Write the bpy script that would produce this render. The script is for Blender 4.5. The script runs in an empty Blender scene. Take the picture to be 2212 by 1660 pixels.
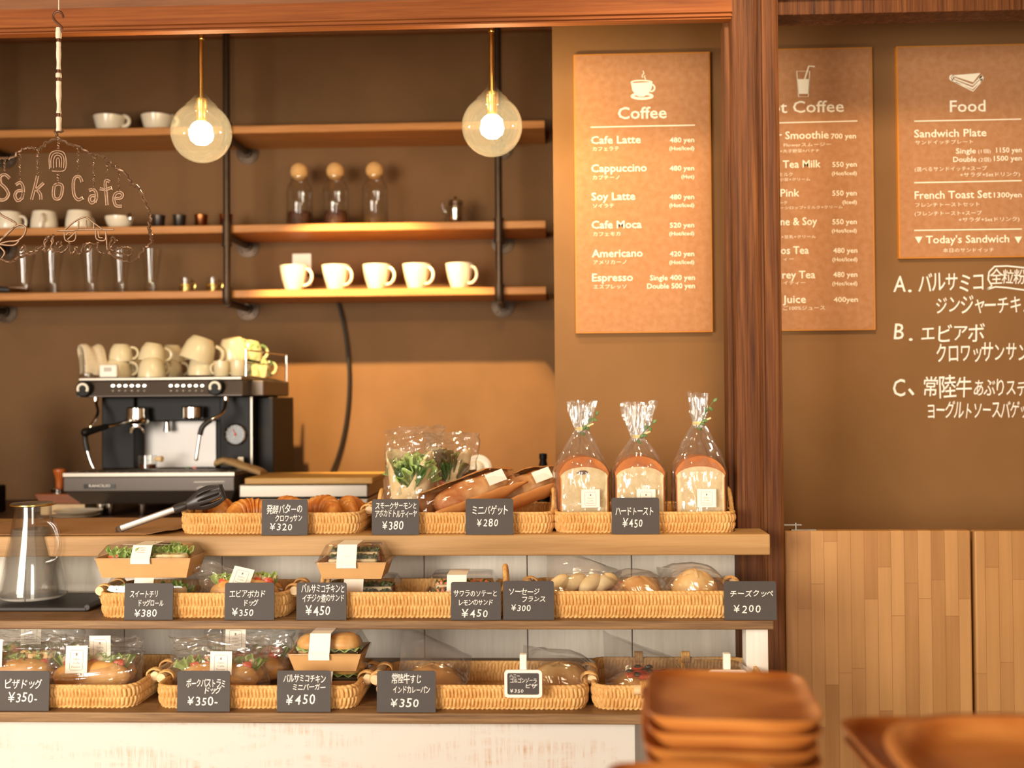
import bpy, math, random
from mathutils import Vector, Matrix, Euler, noise
from mathutils.geometry import tessellate_polygon
random.seed(7)
C = bpy.context.scene.collection
sin, cos, pi = math.sin, math.cos, math.pi

# ------------------------------------------------------------------ camera
F_PX, HC = 2400.0, 1.30
cam_data = bpy.data.cameras.new('camera'); cam = bpy.data.objects.new('camera', cam_data); C.objects.link(cam)
cam_data.sensor_width = 36.0; cam_data.lens = F_PX / 2212 * 36
cam_data.clip_start = 0.02
cam_data.dof.use_dof = True; cam_data.dof.focus_distance = 2.36; cam_data.dof.aperture_fstop = 2.6
ROT = Matrix.Rotation(0.0415, 3, 'Z') @ Matrix.Rotation(pi/2 + 0.0163, 3, 'X') @ Matrix.Rotation(-0.0079, 3, 'Z')
cam.matrix_world = Matrix.Translation((0, 0, HC)) @ ROT.to_4x4()
bpy.context.scene.camera = cam

# ------------------------------------------------------------------ world, lights, exposure
sc = bpy.context.scene
sc.view_settings.view_transform = 'Standard'; sc.view_settings.look = 'None'
sc.view_settings.gamma = 1.0; sc.view_settings.exposure = 0.75; sc.view_settings.use_curve_mapping = False
sc.cycles.transparent_max_bounces = 32; sc.cycles.max_bounces = 10; sc.cycles.caustics_reflective = False; sc.cycles.caustics_refractive = False
sc.cycles.sample_clamp_indirect = 4.0
w = bpy.data.worlds.new('world'); sc.world = w; w.use_nodes = True
w.node_tree.nodes['Background'].inputs[0].default_value = (1.0, 0.80, 0.60, 1); w.node_tree.nodes['Background'].inputs[1].default_value = 0.50

def lamp(kind, name, loc, target, energy, color, **kw):
    d = bpy.data.lights.new(name, kind); o = bpy.data.objects.new(name, d); C.objects.link(o)
    d.energy = energy; d.color = color; o.location = loc
    o.rotation_euler = (Vector(target) - Vector(loc)).to_track_quat('-Z', 'Y').to_euler()
    for k, v in kw.items(): setattr(d, k, v)
    return o
lamp('AREA', 'shop_window_daylight', (-2.3, -1.0, 1.45), (-0.1, 2.6, 0.85), 128, (1.0, 0.92, 0.81), shape='RECTANGLE', size=1.7, size_y=1.5)
lamp('AREA', 'front_fill_light', (0.7, -1.7, 1.15), (0.0, 2.6, 0.8), 38, (1.0, 0.91, 0.79), shape='RECTANGLE', size=0.9, size_y=1.9)  # fill lamp added behind the camera to brighten the stand's recessed boards
lamp('SPOT', 'ceiling_spot_over_coffee_bar', (-0.98, 2.86, 2.58), (-0.54, 4.1, 1.16), 330, (1.0, 0.64, 0.27), spot_size=0.66, spot_blend=0.35, shadow_soft_size=0.03)
lamp('SPOT', 'ceiling_spot_over_menu_boards', (0.30, 1.55, 2.55), (0.62, 3.05, 1.42), 62, (1.0, 0.74, 0.46), spot_size=1.4, spot_blend=1.0, shadow_soft_size=0.12)

# ------------------------------------------------------------------ helpers
def P(u, v, Y):                                            # point of the plane y = Y seen at photo pixel (u, v)
    d = ROT @ Vector(((u-1106)/F_PX, -(v-830)/F_PX, -1)); d *= Y / d.y
    return Vector((d.x, d.y, d.z + HC))
def px(Y, n=1.0): return n * Y / F_PX                      # metres for n pixels at depth Y
def lerp(a, b, t): return a + (b-a)*t
def nz(x, y, z=0.0): return noise.noise(Vector((x, y, z)))

class MB:
    def __init__(s): s.v = []; s.f = []; s.m = []; s.cm = 0
    def add(s, vs, fs):
        n = len(s.v); s.v += [Vector(p) for p in vs]; s.f += [tuple(i+n for i in f) for f in fs]; s.m += [s.cm]*len(fs); return s
    def box(s, x0, x1, y0, y1, z0, z1):
        return s.add([(x, y, z) for z in (z0, z1) for y in (y0, y1) for x in (x0, x1)], [(0,2,3,1),(4,5,7,6),(0,1,5,4),(2,6,7,3),(0,4,6,2),(1,3,7,5)])
    def frustum(s, a, b, z0, z1):                          # a, b = (x0,x1,y0,y1) at z0, z1
        vs = [(x, y, z0) for y in a[2:] for x in a[:2]] + [(x, y, z1) for y in b[2:] for x in b[:2]]
        return s.add(vs, [(0,2,3,1),(4,5,7,6),(0,1,5,4),(2,6,7,3),(0,4,6,2),(1,3,7,5)])
    def grid(s, fn, nu, nv, cu=False, cv=False):
        vs = [fn(i/(nu if cu else nu-1), j/(nv if cv else nv-1)) for j in range(nv) for i in range(nu)]; fs = []
        for j in range(nv if cv else nv-1):
            for i in range(nu if cu else nu-1):
                a, b = i, (i+1) % nu; c, d = j, (j+1) % nv
                fs.append((c*nu+a, c*nu+b, d*nu+b, d*nu+a))
        return s.add(vs, fs)
    def lathe(s, prof, n=28, c=(0,0,0), M=None, mod=None, caps=True):   # prof = [(r, z)]
        c = Vector(c); vs = []
        for j, (r, z) in enumerate(prof):
            for i in range(n):
                a = 2*pi*i/n; rr = r if mod is None else mod(a, r, z)
                p = Vector((rr*cos(a), rr*sin(a), z))
                vs.append(c + (M @ p if M else p))
        fs = [(j*n+i, j*n+(i+1) % n, (j+1)*n+(i+1) % n, (j+1)*n+i) for j in range(len(prof)-1) for i in range(n)]
        if caps: fs += [tuple(range(n-1, -1, -1)), tuple((len(prof)-1)*n+i for i in range(n))]
        return s.add(vs, fs)
    def tube(s, pts, r, n=8, closed=False, caps=True):
        pts = [Vector(p) for p in pts]; N = len(pts); vs = []
        rs = r if isinstance(r, (list, tuple)) else [r]*N
        up = None
        for k in range(N):
            a = pts[k-1] if (k or closed) else pts[0]; b = pts[(k+1) % N] if (k < N-1 or closed) else pts[-1]
            t = (b-a).normalized()
            if up is None: up = Vector((0,0,1)) if abs(t.z) < .9 else Vector((1,0,0))
            x = (up - t*up.dot(t))
            if x.length < 1e-6: x = t.orthogonal()
            x.normalize(); y = t.cross(x); up = x
            vs += [pts[k] + (x*cos(2*pi*i/n) + y*sin(2*pi*i/n))*rs[k] for i in range(n)]
        fs = [(j*n+i, j*n+(i+1) % n, ((j+1) % N)*n+(i+1) % n, ((j+1) % N)*n+i) for j in range(N if closed else N-1) for i in range(n)]
        if caps and not closed: fs += [tuple(range(n-1, -1, -1)), tuple((N-1)*n+i for i in range(n))]
        return s.add(vs, fs)
    def ball(s, c, r, nu=16, nv=10, wob=0.0, seed=0.0):
        r = r if isinstance(r, (list, tuple)) else (r, r, r); c = Vector(c)
        def fn(u, v):
            a = 2*pi*u; b = pi*(v*.998+.001); d = Vector((sin(b)*cos(a), sin(b)*sin(a), -cos(b)))
            k = 1 + wob*nz(d.x*2+seed, d.y*2, d.z*2) if wob else 1
            return c + Vector((d.x*r[0], d.y*r[1], d.z*r[2]))*k
        return s.grid(fn, nu, nv, cu=True)
    def poly(s, pts, y0, y1):                              # pts (x, z) outline extruded along y
        n = len(pts); vs = [(x, y0, z) for x, z in pts] + [(x, y1, z) for x, z in pts]
        tri = tessellate_polygon([[Vector((x, z, 0)) for x, z in pts]])
        fs = [t[::-1] for t in tri] + [tuple(i+n for i in t) for t in tri] + [(i, (i+1) % n, (i+1) % n+n, i+n) for i in range(n)]
        return s.add(vs, fs)
    def xf(s, M, start=0):
        for i in range(start, len(s.v)): s.v[i] = M @ s.v[i]
        return s
    def build(s, name, mat, parent=None, smooth=True, bevel=0, local=False, seg=2, sub=0, angle=40):
        org = Vector((0,0,0)) if (local or parent is None) else world_loc(parent)
        me = bpy.data.meshes.new(name)
        me.from_pydata([p-org for p in s.v], [], s.f)
        for m in (mat if isinstance(mat, list) else [mat]): me.materials.append(m)
        for p, k in zip(me.polygons, s.m): p.material_index = k; p.use_smooth = smooth
        me.update()
        if smooth: 
            try: me.set_sharp_from_angle(angle=math.radians(angle))
            except Exception: pass
        o = bpy.data.objects.new(name, me); C.objects.link(o)
        if parent is not None: o.parent = parent
        if bevel:
            b = o.modifiers.new('bevel', 'BEVEL'); b.width = bevel; b.segments = seg; b.limit_method = 'ANGLE'
        if sub:
            b = o.modifiers.new('sub', 'SUBSURF'); b.levels = sub; b.render_levels = sub
        return o
def world_loc(o):
    l = Vector(o.location)
    while o.parent is not None: o = o.parent; l += Vector(o.location)
    return l
def tag(o, label, cat, group=None, kind=None):
    o['label'] = label; o['category'] = cat
    if group: o['group'] = group
    if kind: o['kind'] = kind
    return o
def thing(name, loc, label, cat, group=None, rz=0.0, kind=None):
    o = bpy.data.objects.new(name, None); C.objects.link(o); o.empty_display_size = .03
    o.location = loc; o.rotation_euler = (0, 0, rz); return tag(o, label, cat, group, kind)
def copy_tree(o, loc, label, rz=None, group=None, rot=None):
    kids = {}
    for x in bpy.data.objects:
        if x.parent: kids.setdefault(x.parent, []).append(x)
    def rec(x, par):
        c = x.copy(); C.objects.link(c)
        if par is not None: c.parent = par
        for k in kids.get(x, []): rec(k, c)
        return c
    r = rec(o, None); r.location = loc; r['label'] = label
    if rz is not None: r.rotation_euler = (0, 0, rz)
    if rot is not None: r.rotation_euler = rot
    if group: r['group'] = group
    return r

# ------------------------------------------------------------------ materials
def lin(h):
    c = [int(h[i:i+2], 16)/255 for i in (0, 2, 4)]
    return tuple(x/12.92 if x < .04045 else ((x+.055)/1.055)**2.4 for x in c) + (1,)
class Mat:
    def __init__(s, name):
        s.m = bpy.data.materials.new(name); s.m.use_nodes = True; s.t = s.m.node_tree; s.n = s.t.nodes
        s.b = s.n['Principled BSDF']; s.out = s.n['Material Output']; s._co = None
    def node(s, kind, **kw):
        n = s.n.new(kind)
        for k, v in kw.items():
            if k.startswith('i_'):
                k = k[2:]; n.inputs[int(k) if k.isdigit() else k].default_value = v
            else: setattr(n, k, v)
        return n
    def link(s, a, b): s.t.links.new(a, b)
    def coord(s, scale=(1,1,1), rot=(0,0,0), kind='Object'):
        tc = s.node('ShaderNodeTexCoord'); mp = s.node('ShaderNodeMapping')
        mp.inputs['Scale'].default_value = scale; mp.inputs['Rotation'].default_value = rot
        s.link(tc.outputs[kind], mp.inputs[0]); return mp.outputs[0]
    def ramp(s, fac, stops):
        r = s.node('ShaderNodeValToRGB'); e = r.color_ramp.elements
        while len(e) < len(stops): e.new(.5)
        for k, (p, c) in zip(e, stops): k.position = p; k.color = lin(c) if isinstance(c, str) else c
        s.link(fac, r.inputs[0]); return r.outputs[0]
    def noise(s, co, scale, detail=4, rough=.55, dist=0):
        n = s.node('ShaderNodeTexNoise'); n.inputs['Scale'].default_value = scale; n.inputs['Detail'].default_value = detail
        n.inputs['Roughness'].default_value = rough; n.inputs['Distortion'].default_value = dist
        if co is not None: s.link(co, n.inputs['Vector'])
        return n.outputs['Fac']
    def mix(s, fac, a, b, blend='MIX'):
        m = s.node('ShaderNodeMix', data_type='RGBA', blend_type=blend)
        for sock, val in ((m.inputs[0], fac), (m.inputs[6], a), (m.inputs[7], b)):
            if isinstance(val, bpy.types.NodeSocket): s.link(val, sock)
            elif isinstance(val, str): sock.default_value = lin(val)
            else: sock.default_value = val
        return m.outputs[2]
    def bump(s, h, strength=.3, dist=.002):
        b = s.node('ShaderNodeBump'); b.inputs['Strength'].default_value = strength; b.inputs['Distance'].default_value = dist
        s.link(h, b.inputs['Height']); s.link(b.outputs[0], s.b.inputs['Normal']); return b.outputs[0]
    def col(s, c): 
        if isinstance(c, str): s.b.inputs['Base Color'].default_value = lin(c)
        else: s.link(c, s.b.inputs['Base Color'])
        return s
    def set(s, rough=.5, metal=0, spec=.5, **kw):
        s.b.inputs['Roughness'].default_value = rough; s.b.inputs['Metallic'].default_value = metal; s.b.inputs['Specular IOR Level'].default_value = spec
        for k, v in kw.items(): s.b.inputs[k.replace('_', ' ')].default_value = v
        return s
def plain(name, c, rough=.5, metal=0, spec=.5, var=0.0, scale=20, bump=0.0, c2=None, bscale=None, bdist=.002, **kw):
    m = Mat(name); m.set(rough, metal, spec, **kw)
    if var or c2:
        co = m.coord(); n = m.noise(co, scale)
        a = lin(c); b = lin(c2) if c2 else tuple(x*(1-var) for x in a[:3])+(1,)
        m.col(m.ramp(n, [(.35, a), (.65, b)]))
    else: m.col(c)
    if bump: m.bump(m.noise(m.coord(), bscale or scale*4), bump, bdist)
    return m.m
def wood(name, c1, c2, c3, axis='X', grain=14, rough=.55, stretch=.06, bump=.15, spec=.35, ring=0.0, knots=0.0):
    m = Mat(name); m.set(rough, 0, spec)
    sc3 = [1, 1, 1]; sc3['XYZ'.index(axis)] = stretch
    co = m.coord(sc3); n1 = m.noise(co, grain, 5, .6, .6); n2 = m.noise(co, grain*3.5, 3, .65)
    c = m.ramp(n1, [(.3, c1), (.5, c2), (.72, c3)])
    c = m.mix(.4, c, m.ramp(n2, [(.3, c1), (.7, c3)]), 'MIX')
    if ring:
        wv = m.node('ShaderNodeTexWave', wave_type='RINGS', rings_direction='Y'); wv.inputs['Scale'].default_value = ring
        wv.inputs['Distortion'].default_value = 5; wv.inputs['Detail'].default_value = 2; wv.inputs['Detail Scale'].default_value = 1.2
        m.link(m.coord((.35, 1, 1) if axis == 'X' else (1, .35, 1)), wv.inputs[0])
        c = m.mix(.45, c, m.ramp(wv.outputs['Fac'], [(.1, c1), (.9, c3)]))
    if knots:
        vo = m.node('ShaderNodeTexVoronoi'); vo.inputs['Scale'].default_value = knots; m.link(m.coord([1 if a != 1 else 1 for a in sc3]), vo.inputs['Vector'])
        k = m.ramp(vo.outputs['Distance'], [(.03, (1,1,1,1)), (.075, (0,0,0,1))])
        c = m.mix(k, c, '3a2213')
    m.col(c); m.bump(n2, bump, .0015); return m.m
def film(name, tint=(1,1,1,1), rough=.06, base=.05, edge=.75, bs=28, bstr=.6, milky=0.0, bd=.004, st=1.0):
    m = Mat(name); t = m.node('ShaderNodeBsdfTransparent'); t.inputs[0].default_value = tint
    g = m.node('ShaderNodeBsdfGlossy'); g.inputs['Roughness'].default_value = rough
    lw = m.node('ShaderNodeLayerWeight'); lw.inputs['Blend'].default_value = .5
    if bs:
        b = m.node('ShaderNodeBump'); b.inputs['Strength'].default_value = bstr; b.inputs['Distance'].default_value = bd
        m.link(m.noise(m.coord((1, 1, st)), bs, 3, .5, 1.0), b.inputs['Height'])
        m.link(b.outputs[0], g.inputs['Normal']); m.link(b.outputs[0], lw.inputs['Normal'])
    pw = m.node('ShaderNodeMath', operation='POWER'); pw.inputs[1].default_value = 3.5; m.link(lw.outputs['Facing'], pw.inputs[0])
    mr = m.node('ShaderNodeMapRange'); mr.inputs[1].default_value = 0; mr.inputs[2].default_value = 1; mr.inputs[3].default_value = base; mr.inputs[4].default_value = edge
    m.link(pw.outputs[0], mr.inputs[0])
    mx = m.node('ShaderNodeMixShader'); m.link(mr.outputs[0], mx.inputs[0]); m.link(t.outputs[0], mx.inputs[1]); m.link(g.outputs[0], mx.inputs[2])
    last = mx.outputs[0]
    if milky:
        d = m.node('ShaderNodeBsdfTranslucent'); d.inputs[0].default_value = (.95, .9, .8, 1)
        d2 = m.node('ShaderNodeBsdfDiffuse'); d2.inputs[0].default_value = (.95, .9, .8, 1)
        ad = m.node('ShaderNodeMixShader'); ad.inputs[0].default_value = .5; m.link(d.outputs[0], ad.inputs[1]); m.link(d2.outputs[0], ad.inputs[2])
        m2 = m.node('ShaderNodeMixShader'); m2.inputs[0].default_value = milky; m.link(last, m2.inputs[1]); m.link(ad.outputs[0], m2.inputs[2]); last = m2.outputs[0]
    m.link(last, m.out.inputs['Surface']); return m.m
def emit(name, color, strength):
    m = Mat(name); e = m.node('ShaderNodeEmission'); e.inputs[0].default_value = color; e.inputs[1].default_value = strength
    m.link(e.outputs[0], m.out.inputs['Surface']); return m.m

M_WALL = plain('dark_brown_chalk_paint', '664b2f', .8, c2='745537', scale=2.5, bump=.05, bscale=180, spec=.25)
M_WALL2 = plain('dark_brown_chalkboard_paint', '7a5731', .78, c2='87613a', scale=2.0, bump=.05, bscale=180, spec=.25)
M_PLASTER = plain('warm_plaster', 'b59b7c', .9, var=.12, scale=4, bump=.1)
M_FLOOR = wood('floor_boards', '5a3a22', '6e4a2c', '7d5836', 'X', 30)
M_CEIL = wood('ceiling_boards', '6b4224', '7d4f2c', '8c5b34', 'X', 40)
M_BEAM = wood('beam_wood', '63300f', '84451a', '9d5f2b', 'X', 42, .6, .03, .2, .2, knots=1.6)
M_POST = wood('post_wood', '241209', '532c13', '7f4f28', 'Z', 60, .6, .025, .5, .2, knots=2.3)
M_SHELF = wood('shelf_wood', '9c6430', 'b67a40', 'c98e50', 'X', 60, .5, .04, .15)
M_COUNTER = wood('counter_pine', '8d6636', 'a87f4b', 'bd9661', 'X', 75, .5, .035, .12, ring=3.0)
M_TIER = wood('tier_wood', '523822', '775633', '9e7b4f', 'X', 80, .5, .035, .2)
M_WHITEB = wood('whitewashed_board', 'ddd3c2', 'ebe2d3', 'f3ebdd', 'Z', 45, .7, .08, .15, .25, knots=2.2)
def worn_white():
    m = Mat('worn_white_paint'); m.set(.6, 0, .3)
    a = m.noise(m.coord((.8, 1, 3.2)), 5, 6, .7, .4); b = m.noise(m.coord((18, 1, 1.2)), 9, 4, .7)
    f = m.mix(1, m.ramp(a, [(.48, (0,0,0,1)), (.7, (1,1,1,1))]), m.ramp(b, [(.45, (0,0,0,1)), (.65, (1,1,1,1))]), 'MULTIPLY')
    m.col(m.mix(f, 'cdc7bc', 'b8906c')); m.bump(b, .08, .001); return m.m
M_WORN = worn_white()
def butcher():
    m = Mat('butcher_block_staves'); m.set(.45, 0, .4)
    br = m.node('ShaderNodeTexBrick'); br.offset = 0; br.offset_frequency = 2; br.squash = 1
    br.inputs['Color1'].default_value = lin('94652f'); br.inputs['Color2'].default_value = lin('bd8f55'); br.inputs['Mortar'].default_value = lin('7e5228')
    br.inputs['Scale'].default_value = 1; br.inputs['Mortar Size'].default_value = .0007; br.inputs['Brick Width'].default_value = .33; br.inputs['Row Height'].default_value = .0305; br.inputs['Bias'].default_value = -.1
    sx = m.node('ShaderNodeSeparateXYZ'); cx = m.node('ShaderNodeCombineXYZ'); m.link(m.coord(), sx.inputs[0])
    d1 = m.node('ShaderNodeMath', operation='DIVIDE'); d1.inputs[1].default_value = .0305; m.link(sx.outputs['X'], d1.inputs[0])
    fl_ = m.node('ShaderNodeMath', operation='FLOOR'); m.link(d1.outputs[0], fl_.inputs[0]); wn = m.node('ShaderNodeTexWhiteNoise', noise_dimensions='1D'); m.link(fl_.outputs[0], wn.inputs['W'])
    ad = m.node('ShaderNodeMath', operation='MULTIPLY_ADD'); ad.inputs[1].default_value = 7.3; m.link(wn.outputs['Value'], ad.inputs[0]); m.link(sx.outputs['Z'], ad.inputs[2])
    m.link(ad.outputs[0], cx.inputs['X']); m.link(sx.outputs['X'], cx.inputs['Y']); m.link(cx.outputs[0], br.inputs['Vector'])
    g = m.noise(m.coord((1, 1, .05)), 55, 5, .6); g2 = m.noise(m.coord((1, 1, .35)), 6, 3)
    c = m.mix(.25, br.outputs['Color'], m.ramp(g, [(.3, '80572f'), (.7, 'c29362')]))
    c = m.mix(.15, c, m.ramp(g2, [(.35, '876039'), (.65, 'bd8c54')]))
    m.col(c); m.bump(g, .08, .001); return m.m
M_BUTCHER = butcher()
def wicker():
    m = Mat('woven_paper_cord'); m.set(.6, 0, .35)
    a = m.noise(m.coord((1, 1, .5)), 220, 3, .6); b = m.noise(m.coord(), 14, 2)
    c = m.ramp(a, [(.3, 'b98444'), (.5, 'd6a45f'), (.72, 'e6bf80')]); c = m.mix(.25, c, m.ramp(b, [(.4, 'b57a38'), (.6, 'deb273')]))
    m.col(c); m.bump(a, .25, .001); return m.m
M_WICKER = wicker()
M_DOWEL = wood('pale_dowel_wood', 'd9b27c', 'e4c492', 'edd4a8', 'Y', 60, .5, .1, .08)
M_CARD = plain('blackboard_card', '4c4642', .65, var=.12, scale=12, spec=.3)
M_CHALK = plain('chalk_lettering', 'efe9dc', .9, spec=.1)
M_KRAFTBOARD = plain('kraft_menu_paper', 'a8754c', .8, c2='b28159', scale=60, spec=.2, bump=.06, bscale=300)
M_MENUEDGE = plain('orange_wood_menu_edge', 'c9822f', .5, spec=.3)
M_PRINT = plain('cream_print', 'f6ecd2', .8, spec=.15)
M_KRAFT = plain('kraft_carton', 'cb9c62', .6, var=.08, scale=25, spec=.35)
M_PAPERBAG = plain('kraft_paper_bag', 'bd7d41', .55, var=.15, scale=30, bump=.2, bscale=40, bdist=.004, spec=.4)
M_BROWNPAPER = plain('brown_wrapping_paper', 'a67a4c', .7, var=.1, scale=10, bump=.2, bscale=9, bdist=.004)
M_STICKER = plain('cream_sticker_paper', 'f3e9d6', .7, spec=.2)
M_INK = plain('grey_sticker_print', '8c7f74', .8)
M_CERAMIC = plain('white_ceramic', 'e6dac2', .22, var=.05, scale=8, spec=.55)
M_CERAMIC_Y = plain('cream_ceramic', 'd9c9a2', .25, var=.06, scale=8, spec=.55)
M_CERAMIC_G = plain('patterned_green_ceramic', 'd8c8a0', .3, c2='5b7a52', scale=45, spec=.5)
M_STEEL = plain('brushed_steel', '9d9488', .45, 1.0, bump=.03, scale=60)
M_CHROME = plain('polished_chrome', 'dcd8d0', .1, 1.0)
M_IRON = plain('dark_iron_pipe', '4a3b2e', .42, .75, var=.2, scale=30, bump=.1)
M_BLACK = plain('black_enamel', '0d0a08', .5, spec=.2)
M_BLACKGL = plain('gloss_black_panel', '15110f', .18, spec=.6)
M_DKGREY = plain('charcoal_panel', '4a4038', .4, .3)
M_BRASS = plain('brass', 'd8b565', .25, 1.0)
M_COPPER = plain('copper', 'd08a55', .22, 1.0)
M_DARKMETAL = plain('dark_tumbler_metal', '5d5750', .3, .9)
M_SHEETSTEEL = plain('pale_steel_splash_plate', 'aeaaa6', .5, .5)
M_GLASS = film('clear_glass', (.97,.97,.96,1), .03, .05, .9, 0)
M_GLOBE = film('pendant_globe_glass', (1,.985,.94,1), .03, .04, .7, 0, milky=.006)
M_FILM = film('cellophane', (.985,.985,.98,1), .10, .10, .9, 16, .9, milky=.05, bd=.008, st=.35)
M_FILM2 = film('soft_cellophane', (.985,.985,.98,1), .12, .13, .9, 9, .8, milky=.07, bd=.01)
M_LID = film('clear_plastic_lid', (.98,.98,.98,1), .05, .06, .8, 0)
M_WATER = film('water_in_carafe', (.62,.62,.62,1), .04, .07, .8, 6, .1, milky=.16)
M_BULB = emit('lit_bulb', (1, .78, .45, 1), 230)
M_LED = emit('lit_button', (1, .9, .7, 1), 4)
M_CORK = plain('cork', 'd2a468', .8, var=.12, scale=90, spec=.2)
M_BEAN = plain('coffee_beans', '3a1d0e', .4, c2='5b2f17', scale=90, bump=.8, bscale=130, bdist=.006)
M_CRUST = plain('bread_crust', '9a5118', .5, c2='b87030', scale=16, bump=.1, spec=.35)
M_CRUMB = plain('bread_crumb', 'd9c7a0', .9, c2='cdb68a', scale=70, bump=.4, bscale=160, spec=.15)
M_CROISS = plain('croissant_crust', 'b5651f', .42, c2='dd9a48', scale=26, bump=.25, bscale=120, spec=.45)
M_BUN = plain('golden_bun', 'c4863c', .45, c2='e0b06a', scale=18, bump=.1, spec=.45)
M_PALEBUN = plain('pale_cheese_bread', 'e2bd7c', .5, c2='cf9750', scale=22, bump=.4, bscale=60)
M_FLOURED = plain('floured_crust', 'a0551f', .6, c2='d0a068', scale=16, bump=.2)
M_TORT = plain('tortilla', 'e8d2a4', .7, c2='dcbf88', scale=30, spec=.2)
M_LETT = plain('green_lettuce', '7f9c45', .45, c2='b4c479', scale=30, bump=.3)
M_DKLEAF = plain('dark_green_leaf', '3d5c2a', .45, c2='5c7a39', scale=40, bump=.2)
M_REDLEAF = plain('red_leaf_lettuce', '5a3226', .45, c2='6f6a35', scale=25, bump=.3)
M_SALMON = plain('salmon', 'e2703f', .4, c2='ee9a6c', scale=30)
M_TOMATO = plain('tomato', 'c8452a', .35, c2='d9663c', scale=25)
M_HAM = plain('ham', 'd99a86', .5, c2='e6b7a3', scale=30)
M_CHICK = plain('chicken_filling', 'd9b98a', .6, c2='b98a55', scale=40, bump=.3)
M_DKFILL = plain('dark_sauce_filling', '4a2c1a', .45, c2='2f3a1c', scale=50, bump=.3)
M_TOWEL = plain('cream_towel', 'dcc9a8', .95, var=.15, scale=200, bump=.6, bscale=350, spec=.1)
M_GTOWEL = plain('brown_towel', 'a88a62', .95, var=.25, scale=200, bump=.6, bscale=350, spec=.1)
M_DKCLOTH = plain('black_tray_lacquer', '241d18', .5, var=.2, scale=30)
M_WHITEPL = plain('white_plastic', 'e8dfcf', .4)
M_BOARD = wood('cutting_board_wood', 'a0763a', 'b08646', 'c09a58', 'X', 50, .5, .06, .05)
M_ACACIA = wood('acacia_wood', '8a4413', 'b86a26', 'd8924a', 'X', 32, .36, .12, .06, .5, ring=9)
M_REDWOOD = wood('reddish_box_wood', '6e3716', '8a4a20', '9c5a2a', 'X', 12, .4, .1, .1)
M_TABLE = wood('dark_table_wood', '3e2717', '523521', '64442b', 'X', 8)
M_WIRE = plain('twisted_copper_wire', '7d5f45', .45, .55, var=.3, scale=160, spec=.5)
M_CORDW = plain('white_cotton_cord', 'e2d3b8', .9, var=.15, scale=120, bump=.4)
M_HOOKM = plain('rusty_hook_iron', '6b4630', .5, .6, var=.2, scale=60)
M_RAFFIA = plain('raffia_tie', 'e0c78c', .7)
M_RUBBER = plain('black_cable', '1f1914', .5)
M_NYLON = plain('charcoal_nylon', '2f2b29', .38, spec=.5)
M_YELLOW = plain('yellow_tag', 'b8a02c', .6)
M_DIAL = plain('black_dial', '14110f', .3)
M_ESPR = plain('espresso_coffee', '4a1f0a', .2)

# ------------------------------------------------------------------ lettering
_tc = {}
def glyphs(s, bold=0.0, shear=0.0):
    k = (s, bold, shear)
    if k not in _tc:
        cu = bpy.data.curves.new('t', 'FONT'); cu.body = s; cu.size = 1; cu.offset = bold; cu.shear = shear; cu.resolution_u = 2; cu.fill_mode = 'FRONT'
        ob = bpy.data.objects.new('t', cu); C.objects.link(ob)
        dg = bpy.context.evaluated_depsgraph_get(); dg.update()
        me = bpy.data.meshes.new_from_object(ob.evaluated_get(dg))
        vs = [(v.co.x, v.co.y) for v in me.vertices]; fs = [tuple(p.vertices) for p in me.polygons]
        bpy.data.objects.remove(ob); bpy.data.curves.remove(cu); bpy.data.meshes.remove(me)
        xs = [v[0] for v in vs] or [0, 1]
        _tc[k] = (vs, fs, min(xs), max(xs))
    return _tc[k]
def put_text(mb, mp, s, ul, ur, vb, cap, y, bold=.012, jp=False):
    """printed line s from pixel ul to ur with its baseline at vb; mp maps a pixel to (x, z)"""
    vs, fs, x0, x1 = glyphs(s, bold)
    if not vs: return
    ax, az = mp(ul, vb); bx, bz = mp(ur, vb); cx, cz = mp(ul, vb-cap)
    kx = (bx-ax)/(x1-x0); kz = (cz-az)/(.80 if jp else .727)
    mb.add([(ax+(x-x0)*kx, y, az+z*kz) for x, z in vs], fs)
SMALL = 'ッャュョィァェォっゃゅょ'
def put_hand(mb, mp, s, ul, ur, vm, h, y, seed=0):
    """hand-chalked line: every character set on its own, a little turned and uneven"""
    rnd = random.Random(seed*31+len(s)); items = []; pen = 0
    for ch in s:
        if ch == ' ': pen += .5; continue
        vs, fs, x0, x1 = glyphs(ch, 0.004, .08)
        wide = ord(ch) > 0x2000
        adv = (.78 if ch in SMALL else .95) if wide else (x1-x0)+.14
        items.append((vs, fs, (pen if wide else pen-x0), ch, adv)); pen += adv
    ax, az = mp(ul, vm); bx, bz = mp(ur, vm); cx, cz = mp(ul, vm-h/2)
    kx = (bx-ax)/max(pen-.05, .3); kz = 2*(cz-az)/(.86 if ord(s[0]) > 0x2000 else .727)
    cy0 = .36 if ord(s[-1]) > 0x2000 else .36
    for vs, fs, off, ch, adv in items:
        a = rnd.uniform(-.09, .09); sc_ = rnd.uniform(.92, 1.1); dz = rnd.uniform(-.05, .05)*kz; mx = adv/2
        pts = []
        for x, z in vs:
            X, Z = (x-mx)*kx*sc_, (z-cy0)*kz*sc_
            pts.append((ax+(off+mx)*kx + X*cos(a)-Z*sin(a), y, az+dz + X*sin(a)+Z*cos(a)))
        mb.add(pts, fs)
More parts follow.
